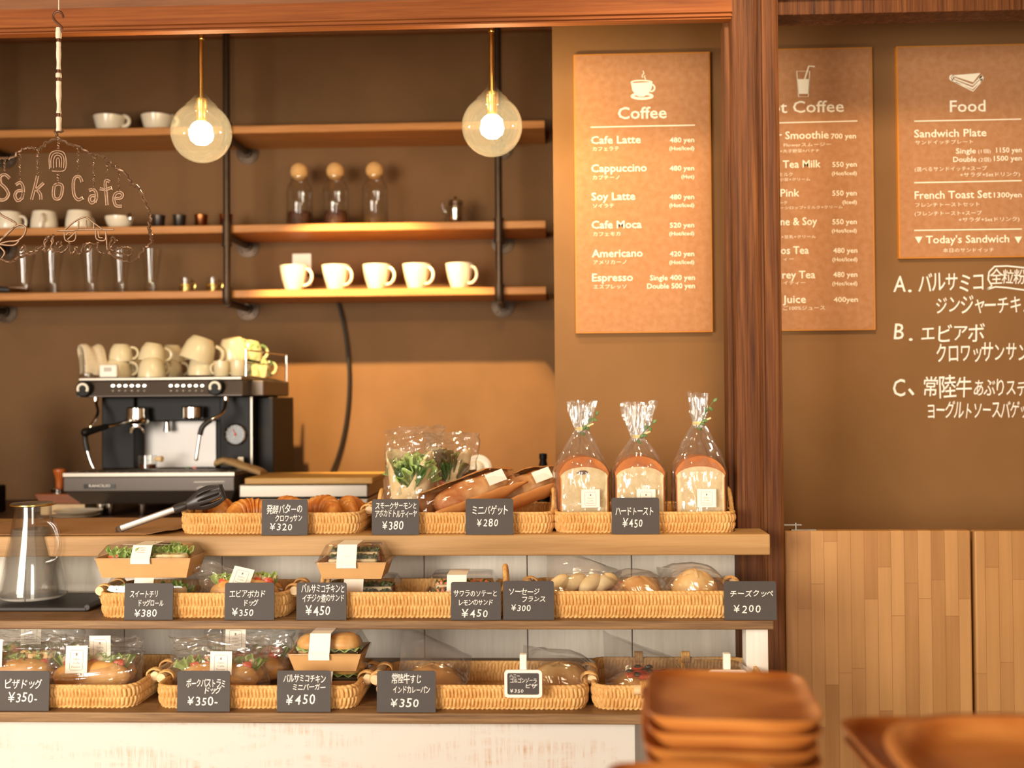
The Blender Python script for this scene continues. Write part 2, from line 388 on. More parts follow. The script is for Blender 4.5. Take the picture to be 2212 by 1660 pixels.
def put_line(mb, mp, pts, wpx, y, closed=False):
    P2 = [Vector(mp(*p)) for p in pts]; hw = abs(mp(0, 0)[0]-mp(wpx, 0)[0])/2; n = len(P2)
    L, R = [], []
    for i in range(n):
        a = P2[i-1] if (i or closed) else P2[0]; b = P2[(i+1) % n] if (i < n-1 or closed) else P2[-1]
        t = (b-a); t = t.normalized() if t.length else Vector((1, 0)); nn = Vector((-t.y, t.x))*hw
        L.append(P2[i]+nn); R.append(P2[i]-nn)
    vs = [(p.x, y, p.y) for p in L+R]
    mb.add(vs, [(i, (i+1) % n, n+(i+1) % n, n+i) for i in range(n if closed else n-1)])
def put_poly(mb, mp, pts, y):
    q = [Vector(mp(*p)).to_3d() for p in pts]
    mb.add([(p.x, y, p.y) for p in q], [tuple(t) for t in tessellate_polygon([q])])
def ell(cx, cy, rx, ry, n=28, a0=0, a1=2*pi): return [(cx+rx*cos(lerp(a0, a1, i/n)), cy+ry*sin(lerp(a0, a1, i/n))) for i in range(n+(0 if abs(a1-a0) > 6.2 else 1))]

# ------------------------------------------------------------------ the setting
Y_WALL, Y_MENU, Y_POST = 4.10, 3.05, 2.57
Z_TOP, Z_MID, Z_BOT, Z_BACK, Z_CEIL = 1.007, 0.851, 0.704, 0.949, 2.74
XL, XR = -2.9, 2.4
X_COR = P(1197, 600, Y_MENU).x
def struct(name, mb, mat, label, cat, **kw):
    o = mb.build(name, mat, None, **kw); return tag(o, label, cat, kind='structure')
struct('floor', MB().box(XL, XR, -2.2, 4.2, -.05, 0), M_FLOOR, 'brown wooden floor boards below the counter', 'floor', smooth=False)
struct('ceiling', MB().box(XL, XR, -2.2, 4.2, Z_CEIL, Z_CEIL+.05), M_CEIL, 'brown wooden ceiling boards above the beam', 'ceiling', smooth=False)
struct('wall_back', MB().box(XL, X_COR+.3, Y_WALL, Y_WALL+.08, 0, Z_CEIL), M_WALL, 'dark brown painted wall behind the cup shelves', 'wall', smooth=False)
wr = struct('wall_right', MB().box(X_COR, XR, Y_MENU, Y_MENU+.12, 0, Z_CEIL).box(X_COR, X_COR+.12, Y_MENU+.12, Y_WALL, 0, Z_CEIL), M_WALL2, 'dark brown chalkboard wall holding the menu boards', 'wall', smooth=False)
struct('wall_left', MB().box(XL-.08, XL, -2.2, 4.2, 0, Z_CEIL), M_PLASTER, 'plain plaster wall at the far left end of the shop', 'wall', smooth=False)
struct('wall_side', MB().box(XR, XR+.08, -2.2, 4.2, 0, Z_CEIL), M_PLASTER, 'plain plaster wall at the far right end of the shop', 'wall', smooth=False)
z = P(600, 82, Y_WALL).z
struct('trim_1', MB().box(XL, X_COR, Y_WALL-.03, Y_WALL, z, Z_CEIL), M_CEIL, 'wooden ceiling strip along the top of the back wall', 'trim', smooth=False)
# sliding-door lintel: square face with two grooves along its lower edge
zb, zt = P(800, 57, Y_POST).z, P(800, 3, Y_POST).z
x1 = P(1584, 30, Y_POST).x
prof = [(0, zt), (0, zb+.016), (.006, zb+.014), (.006, zb+.0105), (0, zb+.0095), (0, zb+.006), (.006, zb+.005), (.006, zb+.002), (.001, zb), (.027, zb), (.027, zt)]
m = MB(); vs = [(XL, Y_POST+a, b) for a, b in prof] + [(x1, Y_POST+a, b) for a, b in prof]; n = len(prof)
m.add(vs, [(i, (i+1) % n, (i+1) % n+n, i+n) for i in range(n)] + [tuple(range(n)), tuple(range(2*n-1, n-1, -1))])
struct('beam', m, M_BEAM, 'orange-brown wooden lintel beam with grooved lower edge above the counter', 'beam', smooth=False)
m = MB().box(XL, XR, Y_POST+.03, Y_POST+.05, zt, Z_CEIL)
struct('trim_2', m, M_CEIL, 'brown board panel above the lintel beam', 'trim', smooth=False)
px0, px1 = P(1583, 500, Y_POST).x, P(1687, 500, Y_POST).x
zr = P(1950, 27, 2.62).z
struct('trim_3', MB().box(px1, XR, 2.62, 2.70, zr, zr+.09), M_POST, 'dark wooden lintel to the right of the post', 'trim', smooth=False, bevel=.003)
# post: two halves with a long drying crack between them
def post():
    m = MB(); xc = lerp(px0, px1, .60); z0, z1 = 0, Z_CEIL; N = 60
    for a, b, yo in ((px0, xc, 0), (xc, px1, .001)):
        def fn(u, v, a=a, b=b, yo=yo):
            zz = lerp(z0, z1, v); cr = .0035*(.6+.6*nz(zz*2.3, 1)); 
            A = a + (cr if a == xc else 0); B = b - (cr if b == xc else 0)
            wob = .0016*nz(zz*6, a*40); q = u*4
            if q < 1: return Vector((A+wob, lerp(Y_POST+.12, Y_POST+yo+.004, q), zz))
            if q < 1.2: return Vector((A+.004+wob, Y_POST+yo, zz))
            if q < 2.8: t = (q-1.2)/1.6; return Vector((lerp(A+.004, B-.004, t), Y_POST+yo+.0012*nz(t*7, zz*3), zz))
            return Vector((B+wob, lerp(Y_POST+yo+.004, Y_POST+.12, q-3 if q > 3 else 0), zz))
        m.grid(fn, 21, N)
    m.box(px0+.004, px1-.004, Y_POST+.008, Y_POST+.118, 0, Z_CEIL)
    m.box(px0-.010, px0+.002, Y_POST+.03, Y_POST+.09, Z_TOP, zb)
    return m
struct('pillar', post(), M_POST, 'dark weathered wooden post with a long crack beside the menu boards', 'post')

# ------------------------------------------------------------------ counter top and stepped display stand
cx1 = P(1664, 1170, 2.45).x
zc0 = Z_TOP-.0455
m = MB(); out = [(XL, 2.45), (cx1, 2.45), (cx1, 2.566), (px0-.012, 2.566), (px0-.012, 2.84), (XL, 2.84)]
n = len(out); m.add([(x, y, zc0) for x, y in out]+[(x, y, Z_TOP) for x, y in out], [tuple(range(n-1, -1, -1)), tuple(range(n, 2*n))]+[(i, (i+1) % n, (i+1) % n+n, i+n) for i in range(n)])
tag(m.build('counter_top', M_COUNTER, None, smooth=False, bevel=.003), 'long thick pine counter top carrying the upper row of baskets', 'counter')
st = thing('display_stand', (-.5, 2.35, 0), 'stepped white and brown bakery stand with two tiers below the counter top', 'display stand')
zm0, zb0 = Z_MID-.018, Z_BOT-.020
mx1 = P(1672, 1345, 2.285).x
MB().box(XL, mx1, 2.285, 2.598, zm0, Z_MID).build('middle_tier', M_TIER, st, smooth=False, bevel=.0025)
MB().box(XL, mx1+.02, 2.13, 2.598, zb0, Z_BOT).build('bottom_tier', M_TIER, st, smooth=False, bevel=.0025)
m = MB(); xa = XL
cuts = [P(u, 1380, 2.6).x for u in (55, 268, 480, 917, 1140, 1366)]; cuts.insert(3, P(698, 1380, 2.6).x)
cuts = [XL] + [x for x in cuts] + [px0-.004+.012]
for a, b in zip(cuts[:-1], cuts[1:]): m.box(a+.0012, b-.0012, 2.60+random.uniform(0, .0015), 2.612, .05, zc0-.001)
m.box(XL, px0, 2.614, 2.625, .05, zc0-.001)
m.build('back_panel', M_WHITEB, st, smooth=False, bevel=.0012)
fx1 = P(1372, 1600, 2.17).x
m = MB(); 
for a, b, za, zb_ in ((XL, fx1, .46, zb0-.001), (XL, fx1, .22, .459), (XL, fx1, .02, .219)): m.box(a, b, 2.165, 2.185, za, zb_)
m.build('front_panel', M_WORN, st, smooth=False, bevel=.0015)
MB().box(P(1612, 1400, 2.32).x, P(1660, 1400, 2.32).x, 2.32, 2.37, Z_BOT, zm0).build('leg', M_WHITEB, st, smooth=False, bevel=.002)
MB().box(mx1-.06, mx1, 2.2, 2.25, 0, zb0).build('leg', M_TIER, st, smooth=False, bevel=.002)
struct('trim_4', MB().box(XL, px0, 2.70, 2.72, 0, zc0-.001), M_WALL, 'dark inner board under the counter top', 'trim', smooth=False)
bc = thing('back_counter', (-1.2, 3.7, 0), 'dark back counter under the coffee machine', 'counter')
MB().box(XL+.02, X_COR-.01, 3.30, 4.09, Z_BACK-.04, Z_BACK).build('worktop', M_TABLE, bc, smooth=False, bevel=.003)
MB().box(XL+.03, X_COR-.02, 3.34, 4.08, 0.0, Z_BACK-.041).build('cabinet_body', M_DKGREY, bc, smooth=False)

# swinging doors of butcher block
def swing(name, u0, u1, label, y):
    a, b = P(u0, 1300, y).x, P(u1, 1300, y).x; zt_ = P((u0+u1)/2, 1147, y).z
    o = MB().box(a, b, y, y+.03, .12, zt_).build(name, M_BUTCHER, None, smooth=False, bevel=.004)
    return tag(o, label, 'door', kind='structure')
d1 = swing('door_1', 1697, 2099, 'left butcher-block swing door next to the post', 2.60)
d2 = swing('door_2', 2107, 2520, 'right butcher-block swing door cut by the photo edge', 2.60)
zt_ = P(1800, 1147, 2.60).z; hx = P(1720, 1140, 2.61).x
m = MB().box(px1-.001, hx+.012, 2.607, 2.621, zt_+.0115, zt_+.014).box(hx-.012, hx+.045, 2.606, 2.622, zt_, zt_+.0018)
m.tube([(hx, 2.614, zt_+.001), (hx, 2.614, zt_+.017)], .003, 10).build('hinge', M_STEEL, d1)

# ------------------------------------------------------------------ chalk writing on the wall
mp = lambda u, v: (lambda q: (q.x, q.z))(P(u, v, Y_MENU))
m = MB(); yk = Y_MENU-.0015
for i, (s, ul, ur, vm, h) in enumerate([('A', 1928, 1960, 612, 40), ('バルサミコ', 1982, 2124, 612, 46), ('全粒粉', 2138, 2212, 600, 34), ('ジンジャーチキン', 2018, 2232, 660, 44),
        ('B', 1930, 1957, 718, 40), ('エビアボ', 1985, 2122, 722, 42), ('クロワッサンサンド', 2019, 2246, 764, 48),
        ('C', 1928, 1960, 835, 42), ('常陸牛', 1990, 2096, 838, 50), ('あぶりステーキ', 2101, 2262, 840, 40), ('ヨーグルトソースバゲット', 2000, 2236, 888, 42)]):
    put_hand(m, mp, s, ul, ur, vm, h*(.84 if ord(s[0]) > 0x2000 else .95), yk, seed=i+3)
for cx_, cy_ in ((1965, 629), (1967, 734)): put_poly(m, mp, ell(cx_, cy_, 4, 3, 10), yk)
put_line(m, mp, [(1963, 841), (1968, 847), (1973, 853)], 5, yk)
put_line(m, mp, [(2131, 626), (2142, 618), (2134, 604), (2136, 588), (2148, 576), (2175, 575), (2212, 579), (2250, 588), (2262, 606), (2240, 624), (2212, 627), (2175, 622), (2150, 620), (2131, 626)], 3, yk-.0002)
m.build('chalk_lettering', M_CHALK, wr, smooth=False)

# ------------------------------------------------------------------ menu boards
def menu(u0, u1, v0, v1, label, lines, rules, icon):
    uc = (u0+u1)/2; c = P(uc, v1, Y_MENU); a, b = P(u0, (v0+v1)/2, Y_MENU-.015).x, P(u1, (v0+v1)/2, Y_MENU-.015).x; zt_ = P(uc, v0, Y_MENU-.015).z; z0 = P(uc, v1, Y_MENU-.015).z
    t = thing('menu_board', ((a+b)/2, Y_MENU, z0), label, 'menu board')
    e = .0035
    MB().box(a, b, Y_MENU-.015, Y_MENU-.0005, z0, zt_).build('backing', M_MENUEDGE, t, smooth=False)
    MB().box(a+e, b-e, Y_MENU-.0162, Y_MENU-.015, z0+e, zt_-e).build('printed_sheet', M_KRAFTBOARD, t, smooth=False)
    y = Y_MENU-.0168; mp = lambda u, v: (lambda q: (q.x, q.z))(P(u, v, Y_MENU-.0165)); m = MB()
    for s, ul, ur, vb, cap, k in lines:
        if k == 'L': put_text(m, mp, s, ul, ur, vb, cap, y, .009)
        else: put_text(m, mp, s, ul, ur, vb, cap*.85, y, -.004, True)
    for (ul, va, ur, vb) in rules: put_line(m, mp, [(ul, va), (ur, vb)], 2.2, y)
    m.build('lettering', M_PRINT, t, smooth=False)
    m = MB(); icon(m, mp, y); m.build('icon', M_PRINT, t, smooth=False)
    return t
def icon_cup(m, mp, y):
    put_poly(m, mp, [(1363, 180), (1409, 177), (1408, 190), (1403, 199), (1396, 206), (1390, 209), (1380, 209), (1372, 204), (1366, 195)], y)
    put_line(m, mp, ell(1386, 178, 22.5, 4), 2.5, y-.0001, True)
    put_line(m, mp, ell(1407, 190, 7, 7.5, 14, -1.5, 1.9), 3.2, y-.0001)
    put_line(m, mp, ell(1387, 208, 22, 5.2), 5, y-.0001, True)
    put_line(m, mp, [(1389, 153), (1391, 158), (1387, 164), (1388, 168)], 1.8, y); put_line(m, mp, [(1393, 163), (1392, 167), (1395, 172)], 1.8, y)
def icon_glass(m, mp, y):
    put_line(m, mp, [(1721, 154), (1749, 154), (1746, 209), (1725, 209)], 1.6, y, True)
    put_poly(m, mp, [(1722.5, 171), (1748, 171), (1746.5, 203), (1724.5, 203)], y)
    put_line(m, mp, [(1738, 172), (1747, 143), (1760, 144)], 3, y-.0001)
def icon_sand(m, mp, y):
    put_poly(m, mp, [(2055, 163), (2118, 158), (2102, 178)], y); put_line(m, mp, [(2055, 167), (2101, 184), (2122, 163)], 3, y); put_line(m, mp, [(2056, 173), (2101, 191), (2122, 170)], 4, y)
    put_line(m, mp, [(2064, 178), (2102, 197), (2118, 178)], 2.4, y); put_line(m, mp, ell(2056, 168, 4, 5), 3, y, True); put_line(m, mp, ell(2120, 169, 3, 4), 3, y, True)
L = [('Coffee', 1335, 1440, 257, 26, 'L')]
for nm, ur, vb, kana, kr, vk in (('Cafe Latte', 1384, 311, 'カフェラテ', 1337, 326), ('Cappuccino', 1397, 372, 'カプチーノ', 1338, 388), ('Soy Latte', 1372, 433, 'ソイラテ', 1326, 449), ('Cafe Moca', 1386, 494, 'カフェモカ', 1340, 510), ('Americano', 1388, 556, 'アメリカーノ', 1353, 571), ('Espresso', 1367, 608, 'エスプレッソ', 1353, 624)):
    L += [(nm, 1277+(vb-311)*.007, ur, vb, 17, 'L'), (kana, 1280+(vb-311)*.007, kr, vk, 10, 'J')]
for pr, vb, sub in (('480 yen', 308, '(Hot/Iced)'), ('480 yen', 369, '(Hot)'), ('480 yen', 431, '(Hot/Iced)'), ('520 yen', 492, '(Hot/Iced)'), ('420 yen', 554, '(Hot/Iced)')):
    L += [(pr, 1447, 1499.5, vb, 11, 'L'), (sub, 1472 if sub == '(Hot)' else 1446, 1499.5, vb+17, 8.5, 'L')]
L += [('Single 400 yen', 1404, 1501, 606, 11.5, 'L'), ('Double 500 yen', 1398, 1501, 624, 11.5, 'L')]
menu(1241.5, 1536.5, 115, 719, 'tall kraft menu board headed Coffee, left of the dark post', L, [(1276, 275, 1501, 270.5)], icon_cup)
L = [('Not Coffee', 1634, 1823, 245, 26, 'L'), ('Flower Smoothie', 1621, 1790, 302, 17, 'L'), ('700 yen', 1795, 1849, 300, 11.5, 'L'), ('Flowerスムージー', 1693, 1795, 317, 9, 'J'), ('+大子野菜+バナナ', 1685, 1770, 330, 8, 'J'),
     ('Tea Milk', 1691, 1773, 363, 17, 'L'), ('ミルク', 1684, 1712, 381, 9, 'J'), ('小豆+クリーム', 1684, 1750, 391, 7, 'J'), ('Pink', 1686, 1727, 425, 17, 'L'), ('ーク', 1684, 1700, 442, 9, 'J'), ('ーシロップ+ミルク+クリーム', 1685, 1820, 452, 7, 'J'),
     ('ne & Soy', 1686, 1765, 487, 17, 'L'), ('+豆乳+クリーム', 1688, 1762, 515, 7.5, 'J'), ('os Tea', 1687, 1747, 549, 17, 'L'), ('ィー', 1692, 1715, 563, 8, 'J'), ('rey Tea', 1690, 1761, 602, 17, 'L'), ('イティー', 1692, 1740, 615, 9, 'J'),
     ('Juice', 1691, 1741, 655, 17, 'L'), ('400yen', 1801, 1853, 653, 11.5, 'L'), ('ご100%ジュース', 1692, 1782, 670, 10, 'J')]
for vb, s2 in ((361, '(Hot/Iced)'), (423, '(Iced)'), (485, '(Hot/Iced)')): L += [('550 yen', 1798, 1850.5, vb, 11.5, 'L'), (s2, 1797 if '/' in s2 else 1820, 1850.5, vb+18, 8.5, 'L')]
for vb in (547, 599): L += [('480 yen', 1800, 1852, vb, 11.5, 'L'), ('(Hot/Iced)', 1798, 1852, vb+18, 8.5, 'L')]
menu(1592, 1887.5, 104.5, 714.5, 'tall kraft menu board headed Not Coffee, partly behind the dark post', L, [(1626, 267, 1852, 261.5)], icon_glass)
L = [('Food', 2052, 2129, 242, 26, 'L'), ('Sandwich Plate', 1975, 2131, 297, 17, 'L'), ('サンドイッチプレート', 1977, 2102, 312, 9.5, 'J'), ('Single', 2065, 2108, 332, 11.5, 'L'), ('(1個)', 2113, 2140, 331, 10, 'J'), ('1150 yen', 2152, 2207, 330, 11.5, 'L'),
     ('Double', 2059, 2109, 350, 11.5, 'L'), ('(2個)', 2114, 2141, 349, 10, 'J'), ('1500 yen', 2147, 2207, 348, 11.5, 'L'), ('(選べるサンドイッチ+スープ', 1976, 2132, 370, 10, 'J'), ('+サラダ+Setドリンク)', 2074, 2203, 382, 10, 'J'),
     ('French Toast Set', 1976, 2142, 430, 17, 'L'), ('1300yen', 2147, 2207, 427, 11.5, 'L'), ('フレンチトーストセット', 1977, 2116, 447, 9.5, 'J'), ('(フレンチトースト+スープ', 1976, 2121, 466, 10, 'J'), ('+サラダ+Setドリンク)', 2071, 2202, 479, 10, 'J'),
     ("Today's Sandwich", 2000, 2180, 526, 17, 'L'), ('本日のサンドイッチ', 2037, 2147, 545, 9.5, 'J')]
def icon3(m, mp, y):
    icon_sand(m, mp, y)
    for u in (1984.5, 2199.5): put_poly(m, mp, [(u-8, 512), (u+8, 511.5), (u, 526)], y)
menu(1939, 2244, 97, 557, 'shorter kraft menu board headed Food above the chalk writing', L, [(1975, 262, 2206, 257.5), (1975, 395, 2207, 390.5), (1975, 498, 2207, 495)], icon3)

# ------------------------------------------------------------------ price cards
def card(u0, u1, v0, v1, Y, z, label, lines, group):
    a, b = P(u0, v1, Y).x, P(u1, v1, Y).x; wd = b-a; h = (v1-v0)*Y/F_PX; uc = (u0+u1)/2; r = .0045
    t = thing('price_card', ((a+b)/2, Y, z+.0004), label, 'price card', group); t.rotation_euler = (-.06, 0, 0)
    o = [(-wd/2, 0), (wd/2, 0)]+[(wd/2-r+r*cos(q), h-r+r*sin(q)) for q in (0, .5, 1.07, 1.57)]+[(-wd/2+r-r*sin(q), h-r+r*cos(q)) for q in (0, .5, 1.07, 1.57)]
    MB().poly(o, 0, .0022).build('board', M_CARD, t, smooth=False, local=True)
    k = wd/(u1-u0); mp = lambda u, v: ((u-uc)*k, (v1-v)*k)
    m = MB()
    for i, (s, ul, ur, vm, hh) in enumerate(lines): put_hand(m, mp, s, ul, ur, vm, hh, -.0004, seed=int(u0)+i)
    m.build('chalk_lettering', M_CHALK, t, smooth=False, local=True)
G1, G2, G3 = 'price cards on the counter top', 'price cards on the middle tier', 'price cards on the bottom tier'
card(565, 664, 1080, 1157, 2.458, Z_TOP, 'black price card with three chalk lines, price 320, in front of the croissant basket', [('発酵バターの', 575, 652, 1102, 18), ('クロワッサン', 593, 652, 1121, 15), ('¥320', 583, 633, 1139, 15)], G1)
card(803, 905, 1079, 1156, 2.458, Z_TOP, 'black price card, price 380, in front of the tortilla wrap bags', [('スモークサーモンと', 810, 900, 1094, 14), ('アボカドトルティーヤ', 809, 900, 1111, 15), ('¥380', 826, 873, 1135, 18)], G1)
card(1006, 1109, 1080, 1157, 2.458, Z_TOP, 'black price card with one chalk line and price 280, before the baguettes', [('ミニバゲット', 1018, 1097, 1105, 19), ('¥280', 1030, 1078, 1132, 17)], G1)
card(1322, 1425, 1077, 1155, 2.458, Z_TOP, 'black price card, price 450, standing before the bagged bread loaves', [('ハードトースト', 1329, 1412, 1106, 17), ('¥450', 1346, 1390, 1131, 18)], G1)
card(268, 373, 1262, 1341, 2.293, Z_MID, 'black price card, price 380, on the middle tier near the water carafe', [('スイートチリ', 279, 341, 1287, 15), ('ドッグロール', 296, 352, 1306, 14), ('¥380', 291, 340, 1327, 15)], G2)
card(485, 592, 1262, 1342, 2.293, Z_MID, 'black price card, price 350, on the middle tier before the bagged hot dog roll', [('エビアボカド', 494, 572, 1287, 15), ('ドッグ', 524, 556, 1306, 13), ('¥350', 502, 549, 1326, 15)], G2)
card(640, 748, 1261, 1341, 2.293, Z_MID, 'black price card, price 450, before the stacked sandwich cartons', [('バルサミコチキンと', 650, 744, 1275, 17), ('イチジク煮のサンド', 652, 743, 1295, 15), ('¥450', 661, 715, 1321, 19)], G2)
card(974, 1082, 1258, 1339, 2.293, Z_MID, 'black price card, price 450, before the single salmon sandwich carton', [('サワラのソテーと', 979, 1074, 1283, 14), ('レモンのサンド', 989, 1064, 1302, 12), ('¥450', 998, 1056, 1325, 17)], G2)
card(1087, 1197, 1262, 1345, 2.293, Z_MID, 'black price card, price 300, before the bag of sausage rolls', [('ソーセージ', 1098, 1165, 1285, 14), ('フランス', 1126, 1178, 1301, 12), ('¥300', 1105, 1148, 1319, 13)], G2)
card(1565, 1678, 1256, 1338, 2.293, Z_MID, 'black price card, price 200, at the right end of the middle tier by the post', [('チーズクッペ', 1576, 1671, 1281, 15), ('¥200', 1585, 1646, 1314, 17)], G2)
card(-8, 105, 1447, 1533, 2.138, Z_BOT, 'black price card, price 350, before the pizza dog bags cut by the left photo edge', [('ピザドッグ', 6, 88, 1477, 20), ('¥350-', 18, 82, 1505, 19)], G3)
card(382, 496, 1450, 1537, 2.138, Z_BOT, 'black price card, price 350, before the bagged pastrami rolls', [('ポークパストラミ', 401, 486, 1478, 17), ('ドッグ', 438, 476, 1493, 14), ('¥350-', 405, 472, 1515, 18)], G3)
card(598, 714, 1451, 1539, 2.138, Z_BOT, 'black price card, price 450, before the mini burger cartons', [('バルサミコチキン', 611, 702, 1469, 16), ('ミニバーガー', 630, 702, 1487, 13), ('¥450', 618, 683, 1513, 22)], G3)
card(814, 941, 1453, 1541, 2.138, Z_BOT, 'black price card, price 350, before the curry bread in film', [('常陸牛すじ', 845, 910, 1470, 19), ('インドカレーパン', 848, 928, 1494, 15), ('¥350', 844, 907, 1521, 18)], G3)
def clip_card(u0, u1, v0, v1, vt, Y, label, lines):
    uc = (u0+u1)/2; c = P(uc, v1, Y); k = px(Y); wd = (u1-u0)*k; h = (v1-v0)*k
    t = thing('clip_chalkboard', (c.x, Y, c.z), label, 'price card', 'little clip-on chalkboards')
    def rr(w_, z0, z1, r): return [(w_/2-r+r*cos(q)-0, z1-r+r*sin(q)) for q in (0, .8, 1.57)]+[(-w_/2+r-r*sin(q), z1-r+r*cos(q)) for q in (0, .8, 1.57)]+[(-w_/2+r-r*cos(q), z0+r-r*sin(q)) for q in (0, .8, 1.57)]+[(w_/2-r+r*sin(q), z0+r-r*cos(q)) for q in (0, .8, 1.57)]
    o = rr(wd, 0, h, .006); i = rr(wd-.011, .0055, h-.0055, .003); n = len(o); m = MB()
    vs = [(x, y, z) for y in (0, .005) for x, z in o]+[(x, y, z) for y in (0, .005) for x, z in i]
    fs = []
    for j in range(n):
        q = (j+1) % n; fs += [(j, q, 2*n+q, 2*n+j), (n+j, 3*n+j, 3*n+q, n+q), (j, n+j, n+q, q), (2*n+j, 2*n+q, 3*n+q, 3*n+j)]
    m.add(vs, fs).build('frame', M_STICKER, t, smooth=False, local=True)
    MB().poly(rr(wd-.009, .0045, h-.0045, .003), .002, .004).build('slate', M_CARD, t, smooth=False, local=True)
    MB().box(-.0065, .0065, .005, .012, h-.02, (v1-vt)*k).box(-.0065, .0065, .013, .018, h-.03, (v1-vt)*k).box(-.006, .006, .011, .014, h+.004, h+.012).build('clothes_peg', M_STICKER, t, smooth=False, local=True, bevel=.0008)
    mp = lambda u, v: ((u-uc)*k, (v1-v)*k); m = MB()
    for j, (s, ul, ur, vm, hh) in enumerate(lines): put_hand(m, mp, s, ul, ur, vm, hh, .0014, seed=int(u0)+j)
    if lines: m.build('chalk_lettering', M_CHALK, t, smooth=False, local=True)
clip_card(1090, 1171, 1449, 1508, 1417, 2.128, 'little white-framed chalkboard pegged to the rim of the cheese pizza basket', [('ハニー', 1100, 1123, 1462, 8), ('ゴルゴンゾーラ', 1101, 1159, 1472, 10), ('ピザ', 1133, 1159, 1483, 10), ('¥350', 1102, 1132, 1494, 8)])
clip_card(1532, 1613, 1449, 1508, 1416, 2.128, 'little chalkboard whose pale peg shows behind the wooden plates', [])

# ------------------------------------------------------------------ wall shelves on iron pipes
Y_SF, SD = 3.85, .246
shelf_z = {}
xp = [P(-62, 500, Y_SF).x, P(493, 500, Y_SF).x, P(1078, 500, Y_SF).x]
xe = P(1178, 500, Y_SF).x
TH = .027
for nm, (ul, vl) in (('top', (820, 284.5)), ('middle', (820, 500)), ('lowest', (820, 642))):
    zb_ = P(ul, vl-2, Y_SF).z; shelf_z[nm] = zb_+TH
    for side, a, b in (('left', -2.6, xp[1]+.006), ('right', xp[1]+.012, xe)):
        m = MB()
        def fn(u, v, a=a, b=b, zb_=zb_):
            x = lerp(a, b, u); e = .0022*nz(x*9, zb_*5); pr = [(Y_SF+e+.002, zb_), (Y_SF+e, zb_+.003), (Y_SF+e*.6, zb_+TH-.003), (Y_SF+e+.003, zb_+TH), (Y_WALL-.001, zb_+TH), (Y_WALL-.001, zb_)]
            y, z = pr[round(v*6) % 6]; return Vector((x, y, z))
        m.grid(fn, 60, 6, cv=True)
        n0 = len(m.v)-360; m.f += [tuple(n0+j*60 for j in range(6)), tuple(n0+j*60+59 for j in (5,4,3,2,1,0))]; m.m += [0, 0]
        tag(m.build('wall_shelf', M_SHELF, None, smooth=False), '%s wooden wall shelf, the board on the %s of the long pipe post' % (nm, side), 'shelf', 'wooden wall shelves')
def pipe(x, label, uflange):
    t = thing('pipe_bracket', (x, Y_SF-.016, 1.7), label, 'shelf bracket', 'iron pipe shelf posts')
    yf = Y_SF-.016; zl = shelf_z['lowest']
    MB().tube([(x, yf, zl-.02), (x, yf, Z_CEIL)], .0125, 14).build('pipe_post', M_IRON, t)
    for nm in ('top', 'middle', 'lowest'):
        za = shelf_z[nm]-TH-.0135; low = nm == 'lowest'
        m = MB()
        if low: m.tube([(x, yf, za+.045), (x, yf, za+.012), (x, yf+.005, za-.001), (x, yf+.018, za-.006)], [.0165, .0165, .0165, .0155], 14).tube([(x, yf, za+.04), (x, yf, za+.048)], .018, 14)
        else: m.tube([(x, yf, za-.035), (x, yf, za+.045)], .0155, 14).tube([(x, yf, za-.037), (x, yf, za-.030)], .018, 14).tube([(x, yf, za+.040), (x, yf, za+.047)], .018, 14)
        m.build('pipe_fitting', M_IRON, t)
        MB().tube([(x, yf, za-(.005 if low else 0)), (x, Y_WALL-.004, za-(.005 if low else 0))], .0125, 14).build('wall_arm', M_IRON, t)
        Mx = Matrix.Rotation(pi/2, 3, 'X'); fl = MB().lathe([(.018, .02), (.020, .008), (.042, .006), (.042, .0)], 24, (x, Y_WALL, za-(.005 if low else 0)), Mx).build('flange', M_IRON, t)
        for q in range(4):
            a = q*pi/2+.8; MB().ball((x+.031*cos(a), Y_WALL-.0075, za-(.005 if low else 0)+.031*sin(a)), .0045, 8, 6).build('screw', M_STEEL, fl)
pipe(xp[0], 'iron pipe shelf post at the far left, only its wall flange ends in view', 0)
pipe(xp[1], 'iron pipe shelf post in the middle of the shelves behind the left pendant', 555)
pipe(xp[2], 'iron pipe shelf post near the right shelf end behind the right pendant', 1103)

